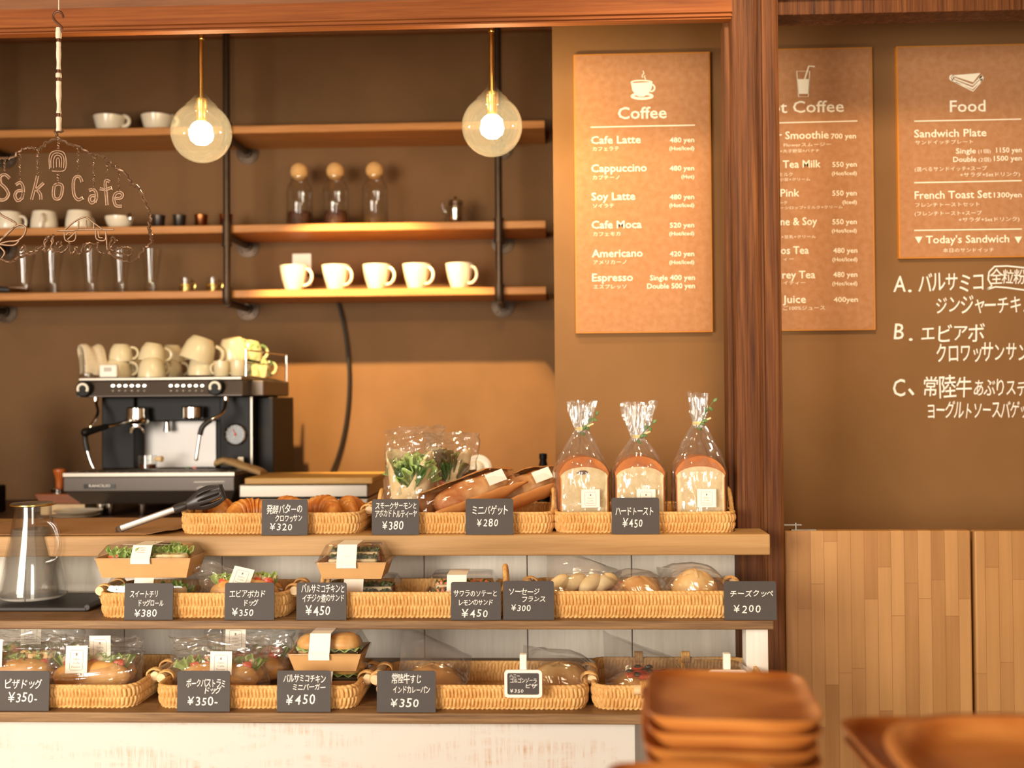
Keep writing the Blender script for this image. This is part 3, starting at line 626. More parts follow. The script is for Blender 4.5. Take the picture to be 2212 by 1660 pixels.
# ------------------------------------------------------------------ pendant lamps
def pendant(u, v, label):
    Y = 2.77; c = P(u, v, Y); R = px(Y, 66)
    t = thing('pendant_lamp', c, label, 'pendant lamp', 'clear globe pendant lamps')
    pr = [(R*sin(a), -R*cos(a)) for a in [pi*(.004+.84*i/22) for i in range(23)]]
    zt_ = pr[-1][1]; pr += [(R*.47, zt_+.006)]
    pr2 = [(max(r-.0016, .0001), z_*.985) for r, z_ in pr[::-1]]
    MB().lathe(pr+pr2, 40, c).build('glass_globe', M_GLOBE, t, angle=60)
    MB().lathe([(R*.50, zt_-.002), (R*.52, zt_+.002), (R*.40, zt_+.010), (R*.17, zt_+.030), (R*.12, zt_+.045), (R*.08, zt_+.046)], 28, c, caps=False).build('shade_cap', M_GLOBE, t)
    MB().lathe([(.0062, zt_+.020), (.0062, zt_+.17), (.0076, zt_+.171), (.0076, zt_+.184), (.0058, zt_+.185), (.0058, Z_CEIL-c.z-.02)], 14, c).build('stem', M_BRASS, t)
    MB().lathe([(.045, Z_CEIL-c.z-.022), (.045, Z_CEIL-c.z-.001)], 24, c).build('ceiling_rose', M_BRASS, t)
    MB().lathe([(.004, zt_-.042), (.013, zt_-.04), (.013, zt_-.012), (.016, zt_-.008), (.016, zt_+.018), (.006, zt_+.021)], 20, c).build('socket', M_BRASS, t)
    zl = zt_-.042
    MB().lathe([(.0005, zl-.056), (.014, zl-.054), (.026, zl-.044), (.030, zl-.031), (.025, zl-.014), (.012, zl-.002), (.009, zl+.001)], 20, c).build('bulb', M_BULB, t)
pendant(435, 287, 'lit clear globe pendant lamp on a brass stem, left one above the coffee machine')
pendant(1063, 273, 'lit clear globe pendant lamp on a brass stem, beside the Coffee menu board')

# ------------------------------------------------------------------ crockery helpers
def vessel(name, prof, label, cat, mat, loc, group=None, wall=.0028, n=30, mod=None, base=.006):
    t = thing(name, loc, label, cat, group)
    inner = [(max(r-wall, .0005), max(z, base)) for r, z in prof[::-1]]
    MB().lathe(prof+inner, n, mod=mod).build('body', mat, t, local=True, angle=50); return t
def handle(t, r0, z0, z1, out, rad, mat, ang=0.0, n=14, flat=1.0):
    pts = []
    for i in range(n+1):
        a = -pi/2+pi*i/n; pts.append((r0+out*cos(a)**.8 if cos(a) > 0 else r0, 0, lerp(z0, z1, (sin(a)+1)/2)))
    m = MB().tube(pts, rad, 8); m.xf(Matrix.Rotation(ang, 4, 'Z'))
    return m.build('handle', mat, t, local=True)
def place(u, Y, z): return Vector((P(u, 600, Y).x, Y, z))

# twisted white mugs on the lowest shelf
zs = shelf_z['lowest']; k = px(3.93)
def fl(a, r, z_): return r*(1+.035*cos(7*a+z_*55)*min(1, max(0, (.086-z_)/.02)))
mug = vessel('twisted_mug', [(.024, 0), (.027, .002), (.031, .012), (.042, .045), (.048, .07), (.0500, .088), (.0505, .0935)], 'white twisted ceramic mug, first from the left by the wall socket on the lowest shelf', 'mug', M_CERAMIC, place(635, 3.94, zs), 'twisted white mugs on the lowest shelf', n=56, mod=fl)
handle(mug, .037, .022, .083, .034, .0052, M_CERAMIC, -.25)
for u, lb in ((726, 'second from the left'), (814, 'middle one of the row of five'), (900, 'fourth from the left'), (993, 'last of the row, nearest the pipe post')):
    copy_tree(mug, place(u, 3.94, zs), 'white twisted ceramic mug, %s on the lowest shelf' % lb, rz=random.uniform(-.25, .1))
# glass jars with cork balls
zs = shelf_z['middle']
def jar(u, beans, label):
    t = thing('glass_jar', place(u, 3.96, zs), label, 'jar', 'cork-topped glass jars')
    R, H = .0475, .196
    pr = [(R-.006, 0), (R, .006), (R, .135), (R-.003, .15), (.033, .168), (.028, .178), (.030, .186)]
    MB().lathe(pr+[(max(r-.0025, .001), max(z_, .005)) for r, z_ in pr[::-1]], 32).build('glass_body', M_GLASS, t, local=True, angle=60)
    MB().ball((0, 0, .206), .033, 24, 16).build('cork_ball', M_CORK, t, local=True)
    if beans:
        m = MB(); top = .062
        def fn(a_, b_): r = (R-.004)*min(1, b_*2) if b_ < .5 else R-.004; zz = top+.012*nz(a_*9, b_*7)-.01*b_ if b_ < .5 else lerp(top-.006, .006, (b_-.5)*2); return Vector((r*cos(2*pi*a_), r*sin(2*pi*a_), zz))
        m.grid(fn, 40, 16, cu=True).build('coffee_beans', M_BEAN, t, local=True)
    return t
jar(648, True, 'glass jar with cork ball and coffee beans, left of the three jars')
jar(726, True, 'glass jar with cork ball and coffee beans, between the other two jars')
jar(811, False, 'empty glass jar with a cork ball lid')
# small glass teapot with steel strainer
t = thing('teapot', place(985, 3.96, zs), 'small glass teapot with steel strainer and lid on the middle shelf', 'teapot')
pr = [(.034, 0), (.042, .004), (.043, .012), (.036, .05), (.030, .075), (.029, .082)]
MB().lathe(pr+[(max(r-.002, .001), max(z_, .004)) for r, z_ in pr[::-1]], 28).build('glass_body', M_GLASS, t, local=True, angle=60)
MB().lathe([(.001, .016), (.022, .016), (.024, .02), (.024, .078), (.027, .079)], 24).build('strainer', M_CHROME, t, local=True)
MB().lathe([(.028, .080), (.028, .092), (.022, .095), (.006, .096), (.005, .1), (.008, .104), (.004, .109), (.0005, .11)], 24).build('lid', M_CHROME, t, local=True)
handle(t, .034, .012, .072, .032, .004, M_GLASS)
MB().tube([(-.036, 0, .05), (-.046, 0, .07), (-.05, 0, .085)], [.009, .006, .005], 10).build('spout', M_GLASS, t, local=True)
# cups on the middle shelf, left
def cup(name, u, prof, label, ang, group, mat=M_CERAMIC, z=zs, hz=(.012, .05), out=.024, r0=.04, rad=.005):
    t = vessel(name, prof, label, 'cup', mat, place(u, 3.95, z), group); handle(t, r0, hz[0], hz[1], out, rad, mat, ang); return t
PB = [(.034, 0), (.042, .003), (.0475, .015), (.046, .04), (.041, .066), (.0395, .073)]
g = 'cream cups on the middle shelf'
c1 = cup('rounded_cup', 20, PB, 'cream rounded cup cut by the left photo edge on the middle shelf', -.1, g, r0=.042, hz=(.014, .058))
copy_tree(c1, place(96, 3.95, zs), 'cream rounded cup with its handle turned to the front, under the hanging letter k', rz=-1.15)
copy_tree(c1, place(171, 3.95, zs), 'cream rounded cup under the hanging letter C on the middle shelf', rz=1.2)
c2 = vessel('low_bowl_cup', [(.024, 0), (.028, .002), (.042, .022), (.049, .042), (.0495, .05)], 'low cream bowl cup with a shiny spoon leaning in it, right of the rounded cups', 'cup', M_CERAMIC, place(258, 3.95, zs), None)
MB().tube([(.0, -.02, .012), (.03, -.025, .045), (.048, -.028, .052)], [.004, .0045, .006], 8).ball((.051, -.029, .046), (.006, .004, .016), 10, 8).build('spoon', M_CHROME, c2, local=True)
# tumblers
PT = [(.018, 0), (.019, .001), (.0235, .050), (.0248, .0535)]
g = 'little metal tumblers on the middle shelf'
tu = vessel('metal_tumbler', PT, 'dark metal tumbler on the middle shelf beside the hanging wire sign', 'tumbler', M_DARKMETAL, place(343, 3.95, zs), g, wall=.001, base=.002)
copy_tree(tu, place(388, 3.95, zs), 'dark metal tumbler next to the copper ones')
t2 = vessel('copper_tumbler', PT, 'copper tumbler standing fully in view left of the pipe post', 'tumbler', M_COPPER, place(435, 3.95, zs), g, wall=.001, base=.002)
copy_tree(t2, place(489, 3.95, zs), 'copper tumbler half hidden by the pipe post')
# wide cups on the top shelf
zt_ = shelf_z['top']
w1 = cup('wide_cup', 238, [(.030, 0), (.036, .003), (.048, .025), (.055, .052), (.058, .064)], 'wide white cup with ring handle on the top shelf, above the hanging sign', .0, 'wide cups on the top shelf', z=zt_, r0=.047, hz=(.03, .068), out=.024, rad=.007)
copy_tree(w1, place(341, 3.95, zt_), 'wide white cup on the top shelf half behind the left pendant globe', rz=.25)
# tall beer glasses and small glass cups on the lowest shelf
zs = shelf_z['lowest']
pr = [(.024, 0), (.027, .002), (.025, .02), (.0225, .045), (.026, .075), (.033, .13), (.0375, .162)]
t = thing('beer_glass', place(53, 3.95, zs), 'tall ribbed beer glass, leftmost, standing by the steel scoop', 'beer glass', 'tall beer glasses on the lowest shelf')
MB().lathe(pr+[(max(r-.0024, .001), max(z_, .018)) for r, z_ in pr[::-1]], 36, mod=lambda a, r, z_: r*(1+.012*cos(12*a))).build('glass_body', M_GLASS, t, local=True, angle=60)
for u, lb in ((114, 'under the hanging word of wire, second from the left'), (196, 'in the middle of the five'), (261, 'second from the right'), (327, 'rightmost, clear of the hanging wire sign')):
    copy_tree(t, place(u, 3.95, zs), 'tall ribbed beer glass, %s' % lb)
pr = [(.019, 0), (.021, .002), (.0215, .04), (.0225, .054)]
t = thing('glass_tea_cup', place(402, 3.93, zs), 'small glass cup in a gilt holder, left one beside the tall glasses', 'glass cup', 'small glass cups in gilt holders')
MB().lathe(pr+[(max(r-.0018, .001), max(z_, .004)) for r, z_ in pr[::-1]], 24).build('glass_body', M_GLASS, t, local=True, angle=60)
m = MB()
m.lathe([(.0218, .001), (.0232, .002), (.0232, .006), (.0222, .007)], 24, caps=False)
for j in range(12): m.tube([(.0226*cos(j*pi/6), .0226*sin(j*pi/6), .004), (.0229*cos(j*pi/6+.25), .0229*sin(j*pi/6+.25), .015), (.0226*cos(j*pi/6), .0226*sin(j*pi/6), .027)], .0016, 6)
m.tube([(.0228*cos(a*pi/12), .0228*sin(a*pi/12), .028) for a in range(24)], .002, 6, closed=True).build('gilt_holder', M_BRASS, t, local=True)
handle(t, .021, .01, .042, .018, .0028, M_BRASS, -.3)
copy_tree(t, place(461, 3.93, zs), 'small glass cup in a gilt holder, right one next to the pipe post')
t = thing('ice_scoop', place(25, 3.90, zs+.012), 'steel scoop with black handle at the left end of the lowest shelf', 'scoop')
MB().tube([(-.11, 0, .008), (-.05, 0, .006), (.0, 0, .004)], [.011, .012, .009], 12).build('grip', M_NYLON, t, local=True)
m = MB(); m.grid(lambda a, b: Vector((lerp(0, .06, b), .022*cos(pi*(.05+.9*a))*(1-.3*b*b), .026-.022*sin(pi*(.05+.9*a))-.011+.0*b)), 14, 10); m.build('scoop_bowl', M_CHROME, t, local=True)
# wall socket plate and cables
t = thing('wall_socket', P(653, 585, Y_WALL), 'white wall socket plate with a black plug behind the first twisted mug', 'socket')
c = world_loc(t); k = px(Y_WALL)
MB().box(c.x-21*k, c.x+21*k, Y_WALL-.009, Y_WALL-.0005, c.z-34*k, c.z+37*k).build('plate', M_WHITEPL, t, smooth=False, bevel=.003)
MB().box(c.x-12*k, c.x+12*k, Y_WALL-.012, Y_WALL-.0085, c.z-22*k, c.z+24*k).build('socket_insert', M_STICKER, t, smooth=False, bevel=.002)
MB().box(c.x+2*k, c.x+18*k, Y_WALL-.035, Y_WALL-.0115, c.z-14*k, c.z-2*k).build('plug', M_RUBBER, t, smooth=False, bevel=.003)
def smooth_path(pts, n=6):
    pts = [Vector(p) for p in pts]; out = []
    for i in range(len(pts)-1):
        p0, p1, p2, p3 = pts[max(i-1, 0)], pts[i], pts[i+1], pts[min(i+2, len(pts)-1)]
        for j in range(n):
            t = j/n; out.append(.5*((2*p1)+(p2-p0)*t+(2*p0-5*p1+4*p2-p3)*t*t+(3*p1-p0-3*p2+p3)*t**3))
    return out+[pts[-1]]
cpts = [P(u, v, Y_WALL-.018) for u, v in ((662, 594), (700, 600), (722, 625), (732, 660), (742, 700), (750, 750), (754, 810), (752, 870), (744, 930), (730, 985), (712, 1030), (700, 1060))]
cpts[0].y -= .01
tag(MB().tube(smooth_path(cpts), .006, 8).build('power_cable', M_RUBBER), 'black cable hanging down the back wall to the right of the coffee machine', 'cable')

# ------------------------------------------------------------------ hanging wire sign
YS = 2.36
t = thing('hanging_wire_sign', P(127, 290, YS), 'hanging twisted-wire sign reading Sako Cafe on a white cord, top left', 'wire sign')
r = .0027
def wire(name, strokes, rad=r, mat=M_WIRE, n=6, parent=t, twist=0, y=YS):
    m = MB()
    for s in strokes:
        cl = s[0] == s[-1] and len(s) > 3
        pts = [P(u, v, y) for u, v in smooth_path2(s)]
        if twist:
            pts = [p+Vector((rad*.6*cos(i*1.9), rad*.6*sin(i*1.9), rad*.4*cos(i*2.3))) for i, p in enumerate(pts)]
        m.tube(pts, rad, n)
    return m.build(name, mat, parent)
def smooth_path2(s): return [(p.x, p.y) for p in smooth_path([(a, b, 0) for a, b in s], 5)]
hang = P(127, 0, YS); zc_ = Z_CEIL
MB().tube([(hang.x, YS, zc_), (hang.x, YS, P(127, 22, YS).z)], .0012, 6).build('hanging_string', M_CORDW, t)
wire('hook', [[(126, 24), (118, 28), (115, 38), (122, 48), (131, 56), (134, 64), (128, 71), (121, 66)], [(126, 24), (133, 28), (137, 38)]], .0026, M_HOOKM, 8)
m = MB(); N = 90; zz0, zz1 = P(127, 60, YS).z, P(127, 284, YS).z
rp = []
for i in range(N+1):
    q = i/N; v = 60+q*224; rr = .0052+.0013*sin(q*23)*sin(q*9+1)
    if min(abs(v-87), abs(v-155), abs(v-172), abs(v-249)) < 3.5: rr = .0036
    rp.append(rr)
x0, x1_ = P(126.5, 60, YS).x, P(127, 284, YS).x
m.tube([(lerp(x0, x1_, i/N), YS, lerp(zz0, zz1, i/N)) for i in range(N+1)], rp, 10).build('white_cord', M_CORDW, t)
m = MB()
for v in (87, 155, 172, 249): m.tube([P(127, v-4, YS), P(127, v+4, YS)], .0046, 10)
m.build('cord_binding', M_HOOKM, t)
half = [(127, 299), (150, 312), (172, 317), (195, 332), (215, 335), (230, 345), (245, 360), (262, 368), (275, 380), (285, 398), (297, 405), (310, 430), (322, 455), (325, 470), (322, 490), (325, 505), (327, 524), (312, 537), (296, 559), (279, 565), (252, 556), (236, 546)]
lefth = [(127, 299), (100, 308), (85, 323), (65, 319), (45, 325), (25, 342), (0, 343), (-20, 368), (-38, 400), (-52, 440), (-58, 480), (-55, 520), (-40, 545), (-15, 555), (8, 563), (25, 566), (45, 555), (75, 548), (82, 540), (95, 530)]
wire('arch_wire', [half, lefth, [(134, 284), (120, 285), (127, 299)]], .0033, twist=1)
for q, (u, a, b) in enumerate(((9, 343, 378), (42, 331, 392), (80, 322, 378), (125, 301, 328), (124, 370, 398), (167, 319, 380), (201, 336, 412), (230, 346, 392), (256, 365, 416))):
    wire('twisted_hanger', [[(u+2.0*(i % 2), lerp(a, b, i/9)) for i in range(10)]], .0017, twist=1)
def letter(strokes, w=4.8):                     # double-wire outline: two parallel runs
    m = MB()
    for s in strokes:
        q = smooth_path2(s); n = len(q)
        for sg in (-1, 1):
            pts = []
            for i, (u, v) in enumerate(q):
                a, b = q[max(i-1, 0)], q[min(i+1, n-1)]; dx, dy = b[0]-a[0], b[1]-a[1]; l = math.hypot(dx, dy) or 1
                pts.append(P(u-dy/l*w/2*sg, v+dx/l*w/2*sg, YS))
            m.tube(pts, .0021, 6)
        m.tube([P(u, v, YS) for u, v in q], .0014, 5)
    m.build('letter', M_WIRE, t)
letter([[(22, 386), (12, 378), (2, 382), (2, 396), (12, 406), (19, 420), (12, 431), (0, 432), (-6, 424)]])
letter([[(35, 400), (44, 395), (50, 402), (51, 416), (48, 431)], [(50, 412), (38, 414), (33, 424), (39, 434), (48, 428), (51, 416)]])
letter([[(82, 380), (76, 405), (69, 432)], [(95, 396), (78, 412)], [(80, 410), (88, 420), (89, 432)]])
letter([[(118, 402), (116, 418), (119, 429), (128, 430), (134, 420), (135, 402), (126, 398), (118, 402)]])
letter([[(178, 394), (174, 384), (166, 382), (160, 390), (159, 408), (162, 424), (170, 432), (179, 428)]])
letter([[(193, 412), (202, 410), (208, 416), (209, 428), (206, 438)], [(208, 424), (198, 424), (194, 432), (199, 439), (206, 434), (209, 426)]])
letter([[(238, 394), (231, 390), (228, 398), (230, 420), (232, 444)], [(216, 408), (228, 410), (241, 406)]])
letter([[(247, 430), (262, 428), (265, 420), (258, 416), (249, 421), (247, 434), (252, 445), (264, 446)]])
wire('spiral_charm', [[(108, 366), (107, 342), (112, 330), (125, 326), (138, 330), (143, 342), (143, 362), (136, 370), (113, 370)], [(111, 363), (111, 344), (117, 333), (126, 331), (135, 335), (139, 345), (138, 364)], [(117, 364), (117, 345), (121, 337), (126, 336), (132, 339), (134, 347), (133, 363)], [(123, 362), (123, 346), (127, 342), (129, 348), (129, 362)]], .0022)
wire('leaf_ornament', [[(0, 522), (20, 500), (42, 486), (56, 492), (52, 508), (38, 520), (18, 522), (0, 528), (30, 530), (42, 520)], [(-20, 430), (0, 462), (22, 475), (34, 486), (12, 510), (-5, 525), (10, 545), (4, 558)]], .0022)
wire('house_ornament', [[(123, 498), (150, 499), (180, 496), (246, 496)], [(141, 496), (160, 480), (184, 469), (200, 480), (222, 496)], [(186, 476), (187, 492)], [(170, 478), (169, 494)], [(203, 482), (203, 494)]], .0019)
wire('pot_ornament', [[(139, 501), (142, 520), (161, 520), (165, 501)], [(146, 518), (163, 503)], [(143, 508), (150, 502)], [(149, 520), (150, 533)]], .0017)
wire('pot_ornament', [[(207, 498), (209, 517), (227, 519), (228, 499)], [(213, 500), (214, 513), (222, 514)], [(229, 505), (232, 540)]], .0017)
wire('lower_lettering', [[(45, 543), (52, 530), (56, 540), (48, 548), (60, 547), (75, 540), (82, 534), (94, 540), (100, 520), (106, 512), (98, 516), (95, 540), (102, 543), (112, 530), (116, 508), (112, 520), (113, 543), (124, 541), (132, 530), (128, 521), (121, 530), (124, 543), (138, 544), (148, 530), (150, 527), (152, 543), (158, 549), (164, 534), (167, 546), (174, 548), (180, 530), (190, 526), (195, 536), (188, 544), (184, 534), (192, 526), (205, 528), (212, 524), (210, 536), (218, 546), (232, 544), (240, 520), (244, 512), (250, 520), (244, 528), (238, 538), (250, 540), (262, 535), (280, 536), (286, 545), (278, 552), (262, 548), (244, 545)]], .0021, twist=1)

# ------------------------------------------------------------------ coffee machine on the back counter
YM = 3.46
t = thing('coffee_machine', (P(352, 1090, YM).x, YM+.25, Z_BACK), 'black two-group espresso machine on the back counter with cups on its top', 'coffee machine')
X = lambda u, y=YM: P(u, 950, y).x
Zv = lambda v, y=YM, u=350: P(u, v, y).z
zt_m, zp0, zp1 = Zv(815), Zv(857), Zv(822)
xa, xb = X(163), X(522); yb = YM+.44
# base with drip tray
m = MB().frustum((X(153), X(517), YM-.055, yb), (X(153), X(517), YM-.055, yb), Zv(1062, YM-.05), Zv(1030, YM-.05))
m.frustum((X(178), X(500), YM-.01, yb), (X(153), X(517), YM-.05, yb), Zv(1088), Zv(1062, YM-.05)-.0005).build('base', M_DKGREY, t, smooth=False, bevel=.003)
m = MB().box(X(153)-.001, X(517)+.001, YM-.057, YM+.13, Zv(1030, YM-.05)+.0005, Zv(1023, YM-.05)+.003)
for j in range(16):
    xx = lerp(X(175), X(500), j/15); m.box(xx-.004, xx+.004, YM-.03, YM+.11, Zv(1023, YM-.05)+.003, Zv(1023, YM-.05)+.005)
m.build('drip_tray', M_STEEL, t, smooth=False, bevel=.0015)
zd = Zv(1023, YM-.05)+.005
bp = MB().box(X(181, YM-.056), X(249, YM-.056), YM-.0575, YM-.0555, Zv(1055, YM-.05), Zv(1045, YM-.05)).build('badge', M_BLACKGL, t, smooth=False)
m = MB(); mp = lambda u, v: (lambda q: (q.x, q.z))(P(u, v, YM-.058)); put_text(m, mp, 'RANCILIO', 192, 238, 1053, 6, YM-.058, .01); m.build('lettering', M_STEEL, bp, smooth=False)
m = MB(); put_line(m, mp, [(418, 1042), (484, 1041)], 1, YM-.0552); put_line(m, mp, [(424, 1056), (434, 1052), (446, 1055), (462, 1050), (482, 1052)], 1, YM-.0552); m.build('base_lettering', M_STEEL, t, smooth=False)
for u in (210, 229, 300, 480):
    MB().lathe([(.010, 0), (.013, .004), (.013, Zv(1088)-Z_BACK)], 16, (X(u), YM+.03 if u < 400 else YM+.05, Z_BACK)).build('foot', M_CHROME, t)
# side towers and back
m = MB().box(X(208, YM+.06), X(280, YM+.06), YM+.10, yb, zd, zp0).box(X(466, YM+.06), X(537, YM+.06), YM+.10, yb, zd, zp0).box(X(270, YM+.1), X(470, YM+.1), YM+.20, yb, zd, zp0)
m.box(X(255), X(475), YM+.12, YM+.20, Zv(912), zp0)
m.build('body', M_BLACK, t, smooth=False, bevel=.004)
MB().box(X(537, YM+.06)+.001, X(560, YM+.06)+.02, YM+.16, yb, Zv(1050), zp0-.004).build('side_panel', M_BLACK, t, smooth=False, bevel=.003)
MB().box(X(535, YM+.06)-.001, X(537, YM+.06)+.002, YM+.097, YM+.10, zd, zp0-.003).build('edge_strip', M_STEEL, t, smooth=False)
MB().box(X(281, YM+.19), X(466, YM+.19), YM+.190, YM+.1995, zd, Zv(909, YM+.19)).build('splash_plate', M_SHEETSTEEL, t, smooth=False)
# control panel
MB().frustum((xa, xb+.004, YM, YM+.16), (xa, xb, YM+.018, YM+.16), zp0, zp1).box(xb-.002, X(560, YM+.1)+.015, YM+.10, yb, zp0, zp1).build('control_panel', M_DKGREY, t, smooth=False, bevel=.004)
m = MB().box(xa+.004, xb-.004, YM+.015, yb-.02, zp1+.0005, zt_m); ct = m.build('cup_tray', M_STEEL, t, smooth=False, bevel=.002)
xq0, xq1 = xb-.03, X(560, YM+.1)+.012
MB().tube([(xb, YM+.05, zt_m+.002), (xb, YM+.05, zt_m+.085), (xq1, yb-.03, zt_m+.085), (xq1, yb-.03, zt_m-.01), (xb, YM+.05, zt_m+.004)], .0032, 8).tube([(xb, YM+.05, zt_m+.045), (xq1, yb-.03, zt_m+.045)], .0022, 6).build('guard_rail', M_CHROME, t)
for u0 in (244, 369):
    for j in range(6):
        u = u0+j*13.6
        for v, mt, rr in ((834, M_LED, .0058), (845, M_STEEL, .0052)):
            c = P(u, v, YM+.007+(.0 if v > 840 else .006)); MB().ball((c.x, c.y, c.z), (rr, .004, rr*.75), 10, 8).build('button', mt, t)
for u, v in ((184, 841), (468, 837)):
    c = P(u, v, YM+.004); Mx = Matrix.Rotation(pi/2, 3, 'X')
    kn = MB().lathe([(.026, .0), (.026, .018), (.022, .024), (.0005, .024)], 24, (c.x, c.y+.006, c.z), Mx).build('steam_knob', M_BLACK, t)
    m = MB(); m.tube([(c.x+.0155*cos(a), c.y-.0195, c.z+.0155*sin(a)) for a in [lerp(-.5, pi+.5, i/14) for i in range(15)]], .004, 6).build('knob_mark', M_STICKER, kn)
def uv3(lst): return smooth_path([P(u, v, YM+dy) for u, v, dy in lst], 4)
for pts, gp in (([(207, 862, .06), (208, 875, .05), (211, 893, .03), (200, 915, .0), (186, 936, -.02), (184, 950, -.02), (189, 975, -.02), (197, 1000, -.02), (203, 1012, -.02)], (4, 6)), ([(488, 862, .05), (486, 880, .03), (478, 895, .0), (455, 908, -.02), (438, 922, -.03), (432, 940, -.03), (428, 965, -.03), (424, 992, -.03)], (3, 5))):
    q = uv3(pts); wd = MB().tube(q, .0052, 10).ball(q[-1], .0065, 10, 8).build('steam_wand', M_CHROME, t)
    a, b = gp[0]*4, gp[1]*4; MB().tube(q[a:b+1], .0085, 10).build('grip', M_RUBBER, wd)
    MB().tube([q[0]+Vector((0, 0, .006)), q[0]+Vector((0, 0, -.01))], .009, 10).build('wand_joint', M_CHROME, wd)
for u, v, port in ((297, 896, 1), (416, 894, 0)):
    c = P(u, v, YM+.085); 
    MB().lathe([(.030, .024), (.034, .020), (.034, -.012), (.030, -.016), (.0005, -.016)], 28, c).build('group_head', M_CHROME, t)
    if port:
        pf = MB().lathe([(.036, -.004), (.037, -.020), (.033, -.030), (.012, -.036), (.0005, -.036)], 28, c).build('portafilter', M_CHROME, t)
        h = [c+Vector((-.02, -.03, -.022)), c+Vector((-.045, -.075, -.032)), c+Vector((-.06, -.10, -.036))]
        MB().tube(smooth_path(h), [.006]*13, 10).build('neck', M_CHROME, pf)
        MB().tube(smooth_path([h[-1], h[-1]+Vector((-.02, -.05, -.01)), h[-1]+Vector((-.032, -.08, -.016))]), [.009+.004*i/12 for i in range(13)], 12).ball(h[-1]+Vector((-.033, -.082, -.016)), .0135, 12, 8).build('grip', M_BLACK, pf)
        MB().tube(smooth_path([c+Vector((-.022, -.005, -.058)), c+Vector((-.016, -.008, -.046)), c+Vector((0, -.006, -.038)), c+Vector((.016, -.004, -.046)), c+Vector((.020, -.002, -.06))]), .0055, 8).build('spout', M_CHROME, pf)
c = P(361, 905, YM+.15); MB().lathe([(.005, .02), (.006, .01), (.007, -.005), (.012, -.035), (.012, -.042), (.0005, -.042)], 16, c).build('hot_water_spout', M_CHROME, t)
c = P(509, 939, YM+.096); Mx = Matrix.Rotation(pi/2, 3, 'X')
gd = MB().lathe([(.036, 0), (.036, .006), (.0325, .009), (.031, .006)], 32, c, Mx, caps=False).build('pressure_gauge', M_CHROME, t)
m = MB().lathe([(.032, .003), (.0005, .003)], 28, c, Mx, caps=False); m.build('dial', M_DIAL, gd)
m = MB()
for j in range(11): a = lerp(-.7, pi+.7, j/10); d = Vector((cos(a), 0, sin(a))); m.tube([c+d*.022+Vector((0, -.0042, 0)), c+d*.027+Vector((0, -.0042, 0))], .0008, 5)
m.tube([c+Vector((0, -.0045, 0)), c+Vector((-.009, -.0045, -.019))], .0009, 5).build('dial_mark', M_STICKER, gd)
MB().tube([c+Vector((.004, -.0048, -.004)), c+Vector((-.008, -.0048, .018))], .0012, 5).ball(c+Vector((0, -.005, 0)), .004, 8, 6).build('needle', M_TOMATO, gd)
mp = lambda u, v: (lambda q: (q.x, q.z))(P(u, v, YM+.188)); m = MB()
m.box(P(401, 1011, YM+.188).x, P(408, 1011, YM+.188).x, YM+.187, YM+.1895, Zv(1013, YM+.19), Zv(1009, YM+.19)).build('flag_strip', M_DKLEAF, t, smooth=False)
MB().box(P(416, 1011, YM+.188).x, P(424, 1011, YM+.188).x, YM+.187, YM+.1895, Zv(1013, YM+.19), Zv(1009, YM+.19)).build('flag_strip', M_TOMATO, t, smooth=False)
m = MB(); put_text(m, mp, 'MADE IN ITALY', 425, 458, 1012.5, 4, YM+.188, .01); m.build('plate_lettering', M_BLACK, t, smooth=False)

# things on the machine
ZT = zt_m+.0008
Yc = YM+.08
def atop(u, y=Yc): return Vector((P(u, 800, y).x, y, ZT))
t = thing('glass_cylinder', atop(190, YM+.10), 'glass cylinder holding a folded towel at the left end of the machine top', 'glass')
MB().lathe([(.026, 0), (.027, .002), (.027, .075), (.0255, .075), (.0255, .004), (.0005, .004)], 24).build('glass_body', M_GLASS, t, local=True)
to = thing('hand_towel', atop(196, YM+.10), 'cream waffle towel draped out of the glass on the machine top', 'towel', rz=-.75)
def towel(a, b):
    s_ = smooth_path([(-.014, 0, .012), (-.016, 0, .06), (-.022, 0, .092), (.002, 0, .102), (.022, 0, .088), (.036, 0, .05), (.040, 0, .012)], 5); n = len(s_)-1
    p = s_[min(int(b*n), n)]; wdt = .050+.012*b; q = a*2-1
    return Vector((p.x+.004*nz(a*4, b*3), q*wdt*.6+.004*nz(b*5, 3), p.z+.006*nz(a*5, b*4, 2)+.004*sin(a*9)))
m = MB().grid(towel, 16, 31); o = m.build('towel_cloth', M_TOWEL, to, local=True); sd = o.modifiers.new('s', 'SOLIDIFY'); sd.thickness = .006
t = thing('kitchen_timer', atop(233, YM+.04), 'little white kitchen timer with a grey display on the machine top', 'timer')
MB().box(-.029, .029, 0, .018, 0, .042).build('case', M_WHITEPL, t, smooth=False, local=True, bevel=.005)
MB().box(-.013, .012, -.001, .001, .019, .033).build('display', M_DARKMETAL, t, smooth=False, local=True)
# cups upside down / leaning on the machine: u, y, z, tilt, rz, scale, material
CP = [(.024, 0), (.028, .002), (.038, .02), (.043, .045), (.044, .064)]
base_cup = None
def mcup(u, y, z, rx, ry, rz, label, mat=M_CERAMIC_Y, sc_=1.0):
    t = thing('coffee_cup', Vector((P(u, 800, y).x, y, ZT+z)), label, 'cup', 'cups on top of the coffee machine')
    inner = [(max(r-.003, .0005), max(z_, .006)) for r, z_ in CP[::-1]]
    MB().lathe(CP+inner, 26).build('body', mat, t, local=True, angle=50); handle(t, .036, .012, .054, .026, .0048, mat)
    t.rotation_euler = (rx, ry, rz); t.scale = (sc_,)*3; return t
FL = pi
mcup(255, YM+.12, .064, FL, 0, .2, 'cream cup upside down behind the kitchen timer')
mcup(262, YM+.13, .112, FL, 0, 0, 'cream cup stacked upside down above the one behind the timer', sc_=.9)
mcup(285, YM+.22, .066, FL, 0, .3, 'cream cup upside down at the back, between timer and middle stack')
